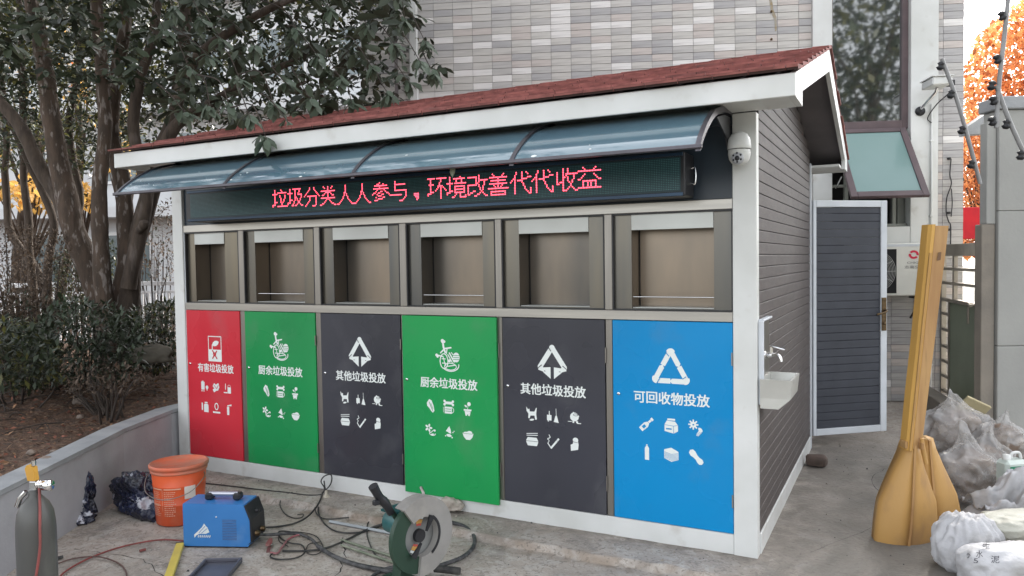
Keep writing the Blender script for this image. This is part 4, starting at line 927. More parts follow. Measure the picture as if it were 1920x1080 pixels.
b = MB(); b.tube(crom([G(104, 1058, ZF + .01), G(140, 1047, ZF + .006), G(185, 1044, ZF + .013), G(222, 1056, ZF + .006), G(237, 1075, ZF + .006), G(232, 1095, ZF + .006)], 7), .0042, 7); tag(b.build('brown_hose', mat('brown_rubber', (.13, .075, .065), (.10, .06, .055), rough=.6)), 'brown hose curling on the paving right of the gas cylinder', 'hose')

# plastic scraps by the planter wall
M_scrap = mat('black_white_plastic', (.012, .013, .02), (.02, .025, .06), rough=.25, crinkle=.02, bscale=22, scale=5, c3=(.55, .56, .62), scale3=9, lo3=.60, hi3=.64, coat=.3)
p = G(128, 975, ZF); blob('plastic_scrap', (p.x, p.y, ZF + .03), (.15, .09, .08), 3, M_scrap, wr=.5, fine=.16, sub=5, label='small crumpled navy and white plastic wrapper nearest the gas cylinder', cat='plastic wrapper', group='crumpled plastic at the planter wall')
p = G(150, 972, ZF); blob('plastic_scrap', (p.x + .01, p.y + .02, ZF + .10), (.075, .06, .15), 9, M_scrap, wr=.35, fine=.16, sub=5, label='upright twist of black plastic leaning on the planter wall', cat='plastic wrapper', group='crumpled plastic at the planter wall')
p = G(262, 962, ZF); blob('plastic_scrap', (p.x, p.y + .04, ZF + .06), (.24, .13, .15), 14, M_scrap, wr=.42, fine=.14, sub=5, label='large crumpled black and white plastic sheet left of the orange bucket', cat='plastic wrapper', group='crumpled plastic at the planter wall')
b = MB(); a = G(232, 912, .10); c = G(330, 880, .10); b.tube([a, c], .010, 10); tag(b.build('plastic_tube', M_white), 'thin white plastic tube leaning behind the orange bucket', 'pipe')
# spirit level, tray
p0, p1 = G(338, 1025, ZF), G(312, 1100, ZF); d_ = (p1 - p0); o = thing('yellow_bar', 'yellow painted bar lying on the paving in front of the blue welding machine', 'bar', p0, math.atan2(d_.y, d_.x))
b = MB(); b.bbox(0, .6, -.022, .022, .001, .024, .003); b.build('bar', mat('yellow_paint', (.62, .50, .09), (.52, .42, .10), rough=.5, scale=10), o)
b = MB(); b.bbox(-.008, -.0005, -.023, .023, 0, .025, .002); b.build('end_cap', M_black, o)
pa, pb_, pc_ = G(384, 1056, ZF), G(455, 1054, ZF), G(360, 1100, ZF)
tr = thing('metal_tray', 'shallow grey metal tray at the bottom edge in front of the welding machine', 'tray', pa, math.atan2(pb_.y - pa.y, pb_.x - pa.x)); tw, tl = (pb_ - pa).length, .26
M_tray = mat('grey_blue_tray', (.16, .165, .20), (.10, .105, .13), rough=.4, scale=6, metal=.3)
b = MB(); b.bbox(.0, tw, -tl, 0, .001, .008, .002); b.build('bottom', M_tray, tr)
b = MB(); b.bbox(0, tw, -.014, 0, .0082, .028, .003); b.bbox(0, tw, -tl, -tl + .014, .0082, .028, .003); b.bbox(0, .014, -tl + .0145, -.0145, .0082, .028, .003); b.bbox(tw - .014, tw, -tl + .0145, -.0145, .0082, .028, .003); b.build('rim', mat('dark_tray_rim', (.09, .09, .11), rough=.4), tr)

# cables -------------------------------------------------------------
M_cab = mat('black_cable', (.016, .016, .018), (.05, .048, .045), rough=.55, scale=14)
M_thk = mat('dusty_black_hose', (.03, .03, .033), (.10, .10, .10), rough=.65, scale=30, bump=.001, bscale=200)
def cable(name, label, pts, r, m=M_cab, cat='cable', group='cables tangled on the paving'):
    b = MB(); b.tube(crom([G(p[0], p[1], ZF + r + (p[2] if len(p) > 2 else 0)) for p in pts], 7), r, 7); return tag(b.build(name, m), label, cat, group)
cable('power_cable', 'black cable running from behind the orange bucket along the white base of the kiosk', [(384, 906, .035), (430, 911, .033), (480, 917, .033), (535, 923, .03), (575, 928, .03), (602, 927, .03), (608, 915, .06), (602, 903, .10), (608, 893, .14), (620, 890, .16), (622, 900, .12), (617, 912, .06), (604, 924, .04)], .0045)
cable('power_cable', 'thick black cable sweeping from the plug back to the side of the welding machine', [(604, 926, .03), (600, 938, .03), (592, 952, .02), (575, 970, .01), (550, 982), (515, 988), (486, 989, .02)], .006)
cable('power_cable', 'thin black loop left of the pale plug', [(548, 923, .03), (530, 931, .02), (525, 946, .01), (533, 962), (550, 971), (566, 970), (568, 964, .01), (558, 965)], .0038)
cable('power_cable', 'black cable hanging from the plug and curving right to the cut-off saw', [(602, 935, .02), (597, 950, .01), (600, 970), (618, 990), (645, 999), (680, 997), (715, 986), (745, 972, .05)], .005)
cable('power_cable', 'thin cable lying nearest the kiosk between plug and cut-off saw', [(590, 952, .02), (595, 965, .01), (612, 973), (655, 970), (700, 962), (742, 953, .08), (760, 950, .1)], .0038)
cable('welding_cable', 'black welding cable leaving the front of the welding machine', [(484, 1001, .05), (500, 1003, .02), (530, 1001, .01), (560, 1001), (585, 1012), (600, 1028), (620, 1040), (660, 1055), (700, 1064), (745, 1070)], .009, M_thk)
cable('welding_cable', 'long black cable from the red clamp to the right under the cut-off saw', [(530, 1033), (570, 1033), (610, 1028), (650, 1012), (690, 992), (730, 978, .04)], .006)
cable('power_cable', 'flat black loop in front of the red clamp', [(512, 1036), (507, 1044), (525, 1049), (555, 1046), (571, 1036), (566, 1022), (545, 1018), (528, 1010), (522, 998), (535, 996), (560, 1000)], .0045)
cable('power_cable', 'thin wire loops right of the red clamp', [(600, 1016), (580, 1020), (574, 1033), (585, 1040), (600, 1036), (605, 1024), (590, 1004), (550, 997), (525, 1002), (524, 1015), (540, 1024)], .003)
cable('pink_clamp_cable', 'dusty pink clamp lead looping right of the welding machine', [(507, 1036), (520, 1037), (530, 1024), (542, 1010), (560, 1003), (575, 1004)], .006, mat('dusty_pink_rubber', (.30, .10, .11), (.25, .14, .14), rough=.6, scale=20))
cable('power_cable', 'thick black hose loop right of the cut-off saw', [(800, 972, .16), (838, 978, .05), (868, 986, .02), (888, 1004), (887, 1026), (868, 1044), (838, 1056), (812, 1064)], .012, M_thk)
cable('power_cable', 'thin cable dropping from the lower corner of the bright green door', [(925, 936, .10), (920, 955, .04), (910, 975, .01), (893, 985), (868, 985), (845, 979, .02)], .0035)
cable('power_cable', 'heavy black hose crossing the bottom of the paving', [(596, 1024), (625, 1042), (665, 1058), (710, 1068), (760, 1078)], .012, M_thk)
cable('power_cable', 'black cable entering under the cut-off saw base', [(690, 1090), (705, 1075), (725, 1066), (748, 1062, .02)], .010, M_thk)
cable('power_cable', 'thin grey loop left of the cut-off saw', [(740, 958, .12), (718, 968, .03), (692, 978), (688, 1000), (694, 1022), (706, 1042), (740, 1056)], .004)
b = MB(); b.tube([G(815, 1066, .0), G(862, 1071, .0)], .019, 12); tag(b.build('foam_tube', M_rubber), 'short ribbed black tube lying right of the cut-off saw', 'tube')
b = MB(); a, c = G(618, 978, ZF + .006), G(745, 1002, ZF + .006); b.tube([a, c], .011, 4, smooth=False); tag(b.build('steel_bar', mat('galvanised_bar', (.33, .36, .37), (.25, .27, .28), rough=.4, metal=.4)), 'flat galvanised bar lying left of the cut-off saw', 'bar')
for i, (q0, q1) in enumerate((((640, 1022), (760, 1062)), ((640, 1012), (762, 1052)))):
    b = MB(); b.tube([G(*q0, ZF + .008), G(*q1, ZF + .008)], .007, 8); tag(b.build('green_rod', mat('olive_rod', (.13, .16, .11), (.25, .26, .20), rough=.6, scale=10)), ['olive green rod nearer the bottom edge under the cut-off saw', 'olive green rod nearer the kiosk under the cut-off saw'][i], 'rod', 'rods under the cut-off saw')
pp = G(612, 940, ZF); o = thing('power_plug', 'pale three pin plug among the black cables in front of the charcoal door', 'plug', pp, .5)
b = MB(); b.lathe([(0, 0), (.024, .002), (.028, .012), (.026, .03), (.018, .045), (.010, .05), (.009, .075), (0, .078)], 14); b.build('plug_body', mat('grimy_cream_plastic', (.46, .42, .33), (.36, .32, .26), rough=.5), o)
b = MB(); b.tube([(0, 0, .07), (-.01, .005, .1), (-.015, .01, .14)], .005, 6); b.build('lead', M_cab, o)
p = G(505, 1026, ZF); o = thing('earth_clamp', 'dusty red earth clamp lying beside the welding machine', 'clamp', (p.x, p.y, ZF + .015), -.9)
b = MB(); b.loft([[(-.075 + .15 * t, -.010 - .008 * math.sin(t * 3.1) , s_ * .006 + .012 * t * s_ ), (-.075 + .15 * t, .010 + .008 * math.sin(t * 3.1), s_ * .006 + .012 * t * s_), (-.075 + .15 * t, .008, s_ * .012 + .014 * t * s_), (-.075 + .15 * t, -.008, s_ * .012 + .014 * t * s_)] for s_ in (1,) for t in np.linspace(0, 1, 7)]); b.build('jaw', mat('dusty_red', (.30, .06, .07), (.24, .12, .11), rough=.5, scale=20), o)
b = MB(); b.loft([[(-.075 + .15 * t, -.010, -.006 - .012 * t), (-.075 + .15 * t, .010, -.006 - .012 * t), (-.075 + .15 * t, .008, -.012 - .004 * t), (-.075 + .15 * t, -.008, -.012 - .004 * t)] for t in np.linspace(0, 1, 7)]); b.build('jaw', mat('dusty_red_lower', (.26, .06, .07), (.2, .12, .11), rough=.5, scale=20), o)
b = MB(); b.lathe([(0, -.02), (.008, -.02), (.008, .02), (0, .02)], 10, ax=1); b.build('spring', M_steel, o)

# cut-off saw: local x = axis of the disc (towards its open face), z up
sc0 = at(783, 1003, 3.72); ax = (.74 * RGT - .67 * FWD); sa_ = math.atan2(ax.y, ax.x)
cs = thing('cutoff_saw', 'green and grey cut-off saw with a round blade guard and a black handle', 'saw', (sc0.x, sc0.y, ZF), sa_)
hc = sc0.z - ZF
M_guard = mat('dusty_grey_guard', (.27, .26, .245), (.22, .21, .195), rough=.6, scale=5, c3=(.33, .31, .28), scale3=8)
M_sgreen = mat('dark_green_casting', (.016, .042, .027), (.022, .052, .033), rough=.45, scale=6, c3=(.09, .11, .09), scale3=7, lo3=.6, hi3=.85)
M_teal = mat('teal_motor', (.025, .11, .115), (.02, .09, .09), rough=.4, scale=4, c3=(.15, .19, .18), scale3=6, lo3=.58, hi3=.8)
def sector(mb, r0, r1, a0, a1, x0, x1, n=30, mi=0):
    # ring sector in the local YZ plane; angle 0 = +y, 90 = up
    R4 = []
    for i in range(n + 1):
        a = math.radians(a0 + (a1 - a0) * i / n); c_, s_ = math.cos(a), math.sin(a)
        R4.append([(x0, r0 * c_, hc + r0 * s_), (x0, r1 * c_, hc + r1 * s_), (x1, r1 * c_, hc + r1 * s_), (x1, r0 * c_, hc + r0 * s_)])
    mb.loft(R4, mi); return mb
b = MB(); sector(b, .096, .194, -98, 126, .006, .042); sector(b, .189, .194, -98, 126, -.03, .0055); b.build('upper_guard', M_guard, cs, weld=True)
b = MB(); sector(b, .098, .180, 126.5, 261.5, .0, .026); b.build('lower_guard', M_sgreen, cs, weld=True)
b = MB(); sector(b, .012, .172, 0, 360, -.004, .000, 40); b.build('blade', mat('grinding_disc', (.20, .205, .20), (.15, .15, .15), rough=.6, scale=9), cs)
b = MB(); sector(b, 0, .032, 0, 360, .001, .022, 20); b.build('flange', M_black, cs)
for a0 in (62, 232): b = MB(); sector(b, .03, .108, a0 - 11, a0 + 7, .0435, .052, 3); b.build('guard_arm', M_black, cs)
b = MB(); sector(b, .098, .112, -60, 55, .0425, .045, 14); b.build('guard_edge', M_black, cs)
for a0 in (80, 250): 
    b = MB()
    for k, (r0, r1) in enumerate(((.045, .055), (.056, .075), (.077, .088))): sector(b, r0, r1, a0 - 16, a0 + 18, .0005, .0012, 4, k)
    b.build('blade_label', [mat('label_red', (.5, .08, .06), rough=.5), mat('label_orange', (.55, .30, .08), rough=.5), M_print], cs)
b = MB(); b.lathe([(0, -.24), (.05, -.24), (.062, -.225), (.064, -.10), (.064, -.03), (.05, -.02)], 28, (0, .02, hc + .02), ax=0); b.build('motor', M_teal, cs)
b = MB()
for k in range(9): b.bbox(-.235 + k * .012, -.229 + k * .012, -.04, .08, hc + .078, hc + .09, .001)
b.build('motor_fins', M_teal, cs)
b = MB(); b.prism([(-.16, 0), (.12, 0), (.10, .03), (.03, .06), (.0, hc - .06), (-.06, hc - .06), (-.09, .06), (-.14, .03)], 0, -.10, -.035); b.build('stand', M_sgreen, cs, weld=True)
b = MB(); b.bbox(-.30, .10, -.16, .16, 0, .016, .003); b.build('base_plate', M_sgreen, cs)
hx = [(-.05, -.12, hc + .13), (-.05, -.155, hc + .185), (-.05, -.19, hc + .225), (-.05, -.225, hc + .285)]
b = MB(); b.tube(crom(hx, 3), [.020, .02, .021, .023, .024, .022, .02, .021, .022, .024], 10); b.bbox(-.062, -.038, -.225, -.19, hc + .19, hc + .215, .004); b.build('handle', M_black, cs)
b = MB(); b.tube([(-.05, -.02, hc), (-.05, -.12, hc + .14)], .014, 8); b.build('handle_arm', M_sgreen, cs)
b = MB(); b.tube([(-.02, .04, hc + .04), (-.02, .06, hc + .19), (-.05, .07, hc + .21)], .008, 8); b.build('spring_rod', M_steel, cs)

blob('concrete_lump', tuple(G(846, 958, .0) + Vector((0, 0, .035))), (.075, .05, .05), 31, mat('pale_concrete', (.42, .38, .33), (.33, .29, .25), rough=.9, scale=9, bump=.004, bscale=40), wr=.3, fine=.06, label='pale broken concrete lump against the white base behind the cut-off saw', cat='concrete lump')
blob('brown_block', tuple(G(1530, 876, -.0) + Vector((0, .05, .03))), (.075, .05, .05), 37, mat('brown_block_clay', (.12, .085, .07), (.08, .06, .05), rough=.9, scale=9), wr=.15, fine=.03, sq=.5, sub=3, label='small brown brick fragment at the back corner of the kiosk side wall', cat='brick')

# yellow paddle-shaped moulds
M_ply = mat('ochre_wood', (.46, .265, .085), (.40, .225, .07), rough=.55, scale=2.5, stretch=(1, 1, .6), c3=(.26, .15, .075), scale3=5, lo3=.50, hi3=.72, rvar=.15, bump=.0008, bscale=60)
M_plyb = mat('worn_brown_wood', (.42, .25, .10), (.33, .18, .07), rough=.6, scale=7, stretch=(3, 3, .35), c3=(.20, .11, .05), scale3=5, lo3=.6, hi3=.75, bump=.001, bscale=60)
M_pale = mat('pale_yellow_edge', (.62, .36, .09), (.52, .30, .08), rough=.5, scale=6, stretch=(1, 1, .3))
def mould(loc, rz, label, tall, lean, seed):
    o = thing('wooden_mould', label, 'wooden mould', loc, rz, 'yellow moulds leaning beside the sacks')
    prof = [(0, .145, .190, .080), (.015, .150, .200, .086), (.13, .152, .198, .088), (.25, .146, .176, .082), (.34, .116, .136, .072), (.43, .082, .096, .062), (.52, .048, .060, .052), (.58, .034, .046, .048)]
    NK = .58
    lx = lambda h: lean * h; L_, R_ = [], []; jit = lambda h, q: .006 * noise.noise(Vector((h * 9, seed, q)))
    for h, wl, wr_, d in prof:
        x = lx(h)
        L_.append([(x - .004, -d, h), (x - .004, .06, h), (x - wl * .9, .07, h), (x - wl + jit(h, 1), .0, h), (x - wl * .93 + jit(h, 2), -d * .24, h), (x - wl * .72, -d * .52, h), (x - wl * .36, -d * .84, h)])
        R_.append([(x + .0, -d * .96, h), (x + wr_ * .34, -d * .84, h), (x + wr_ * .68, -d * .54, h), (x + wr_ * .90 + jit(h, 3), -d * .20, h), (x + wr_ + jit(h, 4), .0, h), (x + wr_ * .92, .07, h), (x + .0, .06, h)])
    b = MB(); b.loft(L_, smooth=True); b.build('left_shell', M_ply, o, weld=True)
    b = MB(); b.loft(R_, smooth=True); b.build('right_shell', M_ply, o, weld=True)
    b = MB(); b.loft([[(lx(h) - .008, -dd - .006, h), (lx(h) + .003, -dd - .007, h), (lx(h) + .003, -dd + .02, h), (lx(h) - .008, -dd + .02, h)] for h, _, _, dd in prof]); b.build('centre_seam', M_plyb, o, weld=True)
    b = MB(); b.bbox(lx(0) - .15, lx(0) + .19, -.075, .06, -.004, .006, .003); b.build('foot_edge', M_black, o)
    if tall > 1:
        hs_ = list(np.linspace(NK - .03, tall, 9)); wv = lambda h, q: .0035 * noise.noise(Vector((h * 3, q, seed)))
        b = MB(); b.loft([[(lx(h) - .045 + wv(h, 1), .035, h), (lx(h) - .045 + wv(h, 1), -.030, h), (lx(h) - .034, -.050, h), (lx(h) - .018, -.054, h), (lx(h) - .018, .035, h)] for h in hs_]); b.build('front_batten', M_pale, o, weld=True)
        b = MB(); b.loft([[(lx(h) - .036, -.058, h), (lx(h) - .026, -.060, h), (lx(h) - .026, -.046, h), (lx(h) - .036, -.044, h)] for h in hs_[:-1]]); b.build('edge_strip', M_ply, o, weld=True)
        b = MB(); b.loft([[(lx(h) - .0178, -.056, h), (lx(h) + (.045 + .02 * (h - NK)) + wv(h, 2), -.030, h), (lx(h) + (.050 + .02 * (h - NK)) + wv(h, 2), .04, h), (lx(h) - .0178, .04, h)] for h in list(np.linspace(NK - .02, tall - .008, 9))]); b.build('side_board', M_plyb, o, weld=True)
        b = MB(); b.tube([(lx(.62) + .022, -.062, .62), (lx(.5) + .060, -.060, .48)], .011, 6); b.build('side_strap', M_ply, o)
        b = MB(); b.bbox(lx(NK) - .055, lx(NK) - .040, -.045, .02, .56, .60, .003); b.build('bracket', M_plyb, o)
        b = MB(); b.bbox(lx(NK) + .018, lx(NK) + .034, -.078, -.045, .56, .60, .004); b.build('bracket', M_plyb, o)
        b = MB(); b.add([(lx(h) + u, -.0565 + (u + .005) * .44 - .0012, h) for u, h in ((.012, tall - .20), (.046, tall - .195), (.048, tall - .15), (.014, tall - .155))], [(0, 1, 2, 3)]); b.build('handle_slot', mat('dark_brown_wood', (.14, .075, .035), rough=.7), o)
        b = MB(); b.add([(lx(h) + u, -.0875 + abs(u) * .44 - .0012, h) for u, h in ((-.062, .01), (-.012, .008), (-.013, .15), (-.052, .135))], [(0, 1, 2, 3)]); b.build('worn_patch', mat('worn_grey_patch', (.32, .27, .20), (.40, .26, .10), rough=.8, scale=18), o)
    return o
rzm = YAW
o = mould((.675, .60, ZF), rzm, 'tall yellow wooden paddle shaped mould standing in front with its long shaft leaning right', 1.80, .098, 1)
o = mould((.815, .80, ZF), rzm, 'second yellow wooden mould half hidden behind the tall one', .58, -.03, 5)

# sacks and rubbish on the right
def mat_film():
    m = mat('dusty_clear_film', (.66, .66, .67), (.50, .47, .43), rough=.38, scale=4, c3=(.70, .71, .73), scale3=5, lo3=.55, hi3=.7, trans=.0, alpha=.36, coat=.1, crinkle=.03, bscale=13); return m
M_film = mat_film()
M_debris = mat('bagged_debris', (.22, .16, .12), (.11, .085, .07), rough=.9, scale=9, c3=(.36, .31, .27), scale3=14, lo3=.55, hi3=.66)
M_sack = mat('white_woven_sack', (.47, .47, .485), (.40, .40, .415), rough=.6, scale=6, c3=(.31, .295, .27), scale3=5, lo3=.52, hi3=.8, bump=.004, bscale=60)
M_sackc = mat('cream_woven_sack', (.47, .47, .41), (.40, .39, .34), rough=.6, scale=5, bump=.004, bscale=60, c3=(.36, .34, .29), scale3=5, lo3=.55, hi3=.8)
def bag(px, py, dep, r, seed, label, group='clear rubbish bags', rz=0, zc=None):
    c = at(px, py, dep); o = thing('rubbish_bag', label, 'rubbish bag', c, rz, group)
    blob('contents', (0, 0, -.01), tuple(t * .86 for t in r), seed + 50, M_debris, o, wr=.16, fine=.03, sub=4, flat=.9)
    blob('film', (0, 0, 0), r, seed, M_film, o, wr=.20, fine=.06, sub=5, flat=.9, fold=.03, ear=r[2] * .7); return o
bag(1815, 895, 4.95, (.22, .18, .22), 2, 'dusty clear rubbish bag of debris on the ground right of the yellow moulds')
bag(1795, 818, 5.35, (.22, .18, .20), 6, 'brown filled clear rubbish bag on top below the steel gate')
bag(1880, 826, 5.1, (.16, .14, .13), 11, 'pale crumpled clear bag leaning on the white wall')
bag(1850, 870, 5.0, (.15, .13, .15), 17, 'dusty clear bag wedged between the larger bags and the canister')
for (px, py, dep, r, sd, lab, m, pl, fl) in (
    (1812, 1022, 3.88, (.155, .14, .165), 4, 'white woven sack with gathered pleats on the ground beside the yellow mould', M_sack, .05, .85),
    (1885, 1075, 3.62, (.20, .14, .13), 8, 'flat white sack with handwritten black marks at the lower right corner', M_sack, 0, .8),
    (1915, 985, 3.92, (.19, .12, .065), 12, 'rolled cream sack lying on the marked white sack', M_sackc, 0, .9),
    (1900, 985, 4.45, (.24, .18, .19), 19, 'grey white sack behind the rolled cream sack', M_sack, .02, .9)):
    c = at(px, py, dep); s_ = blob('woven_sack', c, r, sd, m, None, wr=.14, fine=.02, pleat=pl, fold=.016 if pl == 0 else .012, sub=5, flat=fl, label=lab, cat='sack', group='white sacks', sq=.72 if pl == 0 else 1, rz=YAW)
    if sd == 8: marked = s_
# black brush marks on the flat sack, laid on its own surface
bpy.context.view_layer.update()
bv = BVHTree.FromPolygons([marked.matrix_world @ v.co for v in marked.data.vertices], [tuple(p.vertices) for p in marked.data.polygons])
ink = MB(); mi_ = marked.matrix_world.inverted()
def ontosack(px, py):
    h, n_, _, _ = bv.ray_cast(CAM, ray(px, py).normalized()); 
    return (mi_ @ (h + n_ * .0015)) if h is not None else None
def mark(ch, x0, x1, y0, y1):
    co, fs, a, b_, c_, d_ = text_geo(ch)
    V = [ontosack(x0 + (p[0] - a) / (b_ - a) * (x1 - x0), y1 - (p[1] - c_) / (d_ - c_) * (y1 - y0)) for p in co]
    if all(v is not None for v in V): ink.add(V, fs)
mark('水', 1830, 1843, 1032, 1046); mark('泥', 1858, 1874, 1042, 1056); mark('2', 1813, 1821, 1038, 1047); mark('5', 1826, 1834, 1047, 1056); mark('生', 1842, 1856, 1018, 1030)
if ink.v: ink.build('brush_marks', mat('black_ink', (.06, .06, .07), rough=.7), marked)
# folded cloth
def cloth():
    xs = np.linspace(-1, 1, 44); ys = np.linspace(-1, 1, 26); V = []
    for y in ys:
        for x in xs:
            z = .045 * math.sin(x * 3.2 + y * 1.4) + .03 * math.sin(y * 6 + x * 1.5) + .05 * noise.noise(Vector((x * 1.6, y * 2.3, 3))) + .03 * (1 - abs(noise.noise(Vector((x * 3, y * 4, 8)))) * 3)
            e = max(abs(x), abs(y)); z -= .10 * max(0, e - .6) / .4
            V.append((x * .20, y * .12 + .02 * math.sin(x * 4), z))
    n = len(xs); F = [(r * n + c, r * n + c + 1, (r + 1) * n + c + 1, (r + 1) * n + c) for r in range(len(ys) - 1) for c in range(n - 1)]
    me = bpy.data.meshes.new('cloth'); me.from_pydata(V, [], F); me.materials.append(M_sack); me.polygons.foreach_set('use_smooth', [True] * len(F))
    o = link('folded_sheet', me); o.location = at(1900, 925, 4.35) + Vector((0, 0, .03)); o.rotation_euler = (.55, -.25, YAW)
    sm = o.modifiers.new('t', 'SOLIDIFY'); sm.thickness = .004
    tag(o, 'rumpled white sheet draped over the sacks beside the canister', 'sheet')
cloth()
cc_ = at(1897, 885, 4.62); cn_ = thing('canister', 'pale plastic canister with a green label stripe among the sacks', 'canister', cc_ - Vector((0, 0, .11)), YAW + .2)
b = MB(); b.bbox(-.08, .08, -.05, .05, 0, .19, .02); b.build('body', mat('pale_green_plastic', (.52, .58, .54), (.46, .52, .48), rough=.4), cn_)
b = MB(); b.lathe([(0, .03), (.022, .03), (.022, 0)], 16, (-.04, 0, .19)); b.build('cap', M_white, cn_)
b = MB(); b.tube(crom([(-.01, 0, .19), (.0, 0, .225), (.05, 0, .225), (.065, 0, .19)], 4), .009, 8); b.build('handle', M_white, cn_)
b = MB(); b.box(-.06, .05, -.0515, -.0503, .135, .158); b.build('label_stripe', mat('label_green', (.02, .20, .11), rough=.5), cn_)
# boards behind the bags
bp_ = at(1822, 768, 5.9); o = MB().bbox(-.10, .10, -.012, .012, -.09, .09, .003).build('board', mat('pale_yellow_board', (.50, .43, .26), (.42, .36, .22), rough=.7, scale=8)); o.location = bp_; o.rotation_euler = (.5, .45, YAW); tag(o, 'small pale yellow board propped on the bags in front of the steel gate', 'board')
bp_ = at(1838, 786, 5.75); o = MB().bbox(-.07, .07, -.03, .03, -.03, .03, .004).build('block', mat('dark_block', (.05, .045, .045), (.09, .08, .07), rough=.7, scale=9)); o.location = bp_; o.rotation_euler = (.3, .35, YAW); tag(o, 'dark rectangular block on the bags under the pale yellow board', 'block')
# fence wires with insulators
def insulated(label, pts, dep, knobs, r=.013):
    o = thing('electric_fence_arm', label, 'fence pole', at(pts[0][0], pts[0][1], dep), 0, 'electric fence poles beside the white wall')
    L = o.location; P = crom([at(p[0], p[1], dep) - L for p in pts], 6)
    b = MB(); b.tube(P, r, 8); b.build('rod', mat('dull_grey_rod', (.27, .27, .27), (.20, .20, .20), rough=.5), o)
    for t in knobs:
        i = min(int(t * (len(P) - 1)), len(P) - 2); p = P[i]; d = (P[i + 1] - P[i]).normalized()
        k = MB(); k.lathe([(0, -.026), (.012, -.026), (.024, -.014), (.014, -.004), (.014, .004), (.026, .014), (.014, .028), (0, .028)], 10); q = k.build('insulator', M_black, o)
        q.location = p - RGT * (r + .014); q.rotation_euler = d.to_track_quat('Z', 'Y').to_euler(); q.rotation_euler.rotate_axis('X', .6)
insulated('grey fence rod with black insulators rising to the top right corner', [(1893, -30), (1884, 60), (1873, 160), (1868, 240)], 4.6, (.25, .5, .78, .97))
insulated('grey fence rod with black insulators crossing the tiled wall beside the bullet camera', [(1766, 110), (1795, 190), (1818, 270), (1838, 345)], 5.2, (.06, .32, .6, .86))
insulated('grey fence rod with black insulators slanting down across the white wall', [(1868, 160), (1888, 215), (1912, 270), (1945, 335)], 4.6, (.0, .45, .8))
# stray bits on the paving
random.seed(9); b = MB()
for k in range(520):
    x, y = random.uniform(-4.2, 1.2), random.uniform(-1.7, .0)
    if random.random() < .3: x, y = random.uniform(.15, 1.2), random.uniform(0, 3.5)
    if x > -4.3 and x < .05 and y > -.02: continue
    r = random.choice([random.uniform(.002, .005)] * 4 + [random.uniform(.005, .012)]); z = gz(x, y) + r * .2; a = random.uniform(0, 6)
    b.add([(x + r * math.cos(a), y + r * math.sin(a), z - r * .3), (x + r * math.cos(a + 2), y + r * math.sin(a + 2.2), z - r * .3), (x + r * math.cos(a + 4), y + r * math.sin(a + 4), z - r * .3), (x, y, z + r * .7)], [(0, 1, 3), (1, 2, 3), (2, 0, 3)], k % 2)
b.build('grit', [M_pillar, M_black], None, 'stuff')
b = MB(); p = at(848, 312, pr((-1.57, -.74, 2.1))[2]); b.add([p + Vector(q) for q in ((0, 0, .03), (.022, 0, .02), (.02, -.004, -.03), (.0, 0, -.06), (-.02, .004, -.03), (-.008, 0, .01))], [(0, 1, 2, 3, 4, 5)]); tag(b.build('fallen_leaf', mat('grey_green_leaf', (.22, .25, .18), rough=.5, transl=.3)), 'single withered leaf caught on the front edge of the canopy', 'leaf')
b = MB(); b.tube([G(262, 1033, ZF + .008), G(273, 1030, ZF + .008)], .008, 8); tag(b.build('red_stub', M_hose), 'short dark red stub of hose on the paving below the bucket', 'hose stub')
b = MB(); b.tube([G(95, 1050, ZF + .012), G(118, 1044, ZF + .012)], .010, 8); tag(b.build('rubber_stub', M_rubber), 'short black rubber stub beside the gas cylinder', 'rubber stub')
# ------------------------------------------------------------------ vegetation
M_bark = mat('grey_brown_bark', (.085, .063, .048), (.048, .036, .028), rough=.9, scale=9, stretch=(2, 2, .5), bump=.010, bscale=30, c3=(.14, .115, .10), scale3=4, lo3=.58, hi3=.70)
M_barkl = mat('lichen_patched_bark', (.098, .068, .050), (.056, .041, .031), rough=.9, scale=7, stretch=(2, 2, .6), bump=.010, bscale=30, c3=(.22, .19, .17), scale3=11, lo3=.56, hi3=.64)
def leafmat(nm, c, t=.25, isl=.35, rough=.4, c2=None): return mat(nm, c, c2 or tuple(x * .7 for x in c), rough=rough, scale=1.2, isl=isl, transl=t)
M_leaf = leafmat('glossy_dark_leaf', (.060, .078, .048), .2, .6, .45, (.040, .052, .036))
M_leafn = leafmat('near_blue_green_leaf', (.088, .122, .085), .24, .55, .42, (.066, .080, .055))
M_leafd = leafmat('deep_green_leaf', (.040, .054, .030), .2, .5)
M_leafo = leafmat('olive_leaf', (.13, .13, .042), .3, .5)
M_leafb = leafmat('brown_grey_leaf', (.115, .082, .058), .2, .45, .7)
M_leafy = leafmat('yellow_leaf', (.72, .44, .12), .45, .3, .6, (.62, .36, .10))
M_leafr = leafmat('orange_leaf', (.80, .37, .15), .5, .3, .7, (.72, .29, .10))
M_leafrd = leafmat('rust_leaf', (.48, .15, .05), .4, .35, .7, (.36, .12, .05))
M_twig = mat('twig_bark', (.055, .042, .034), (.035, .028, .024), rough=.9, scale=10)

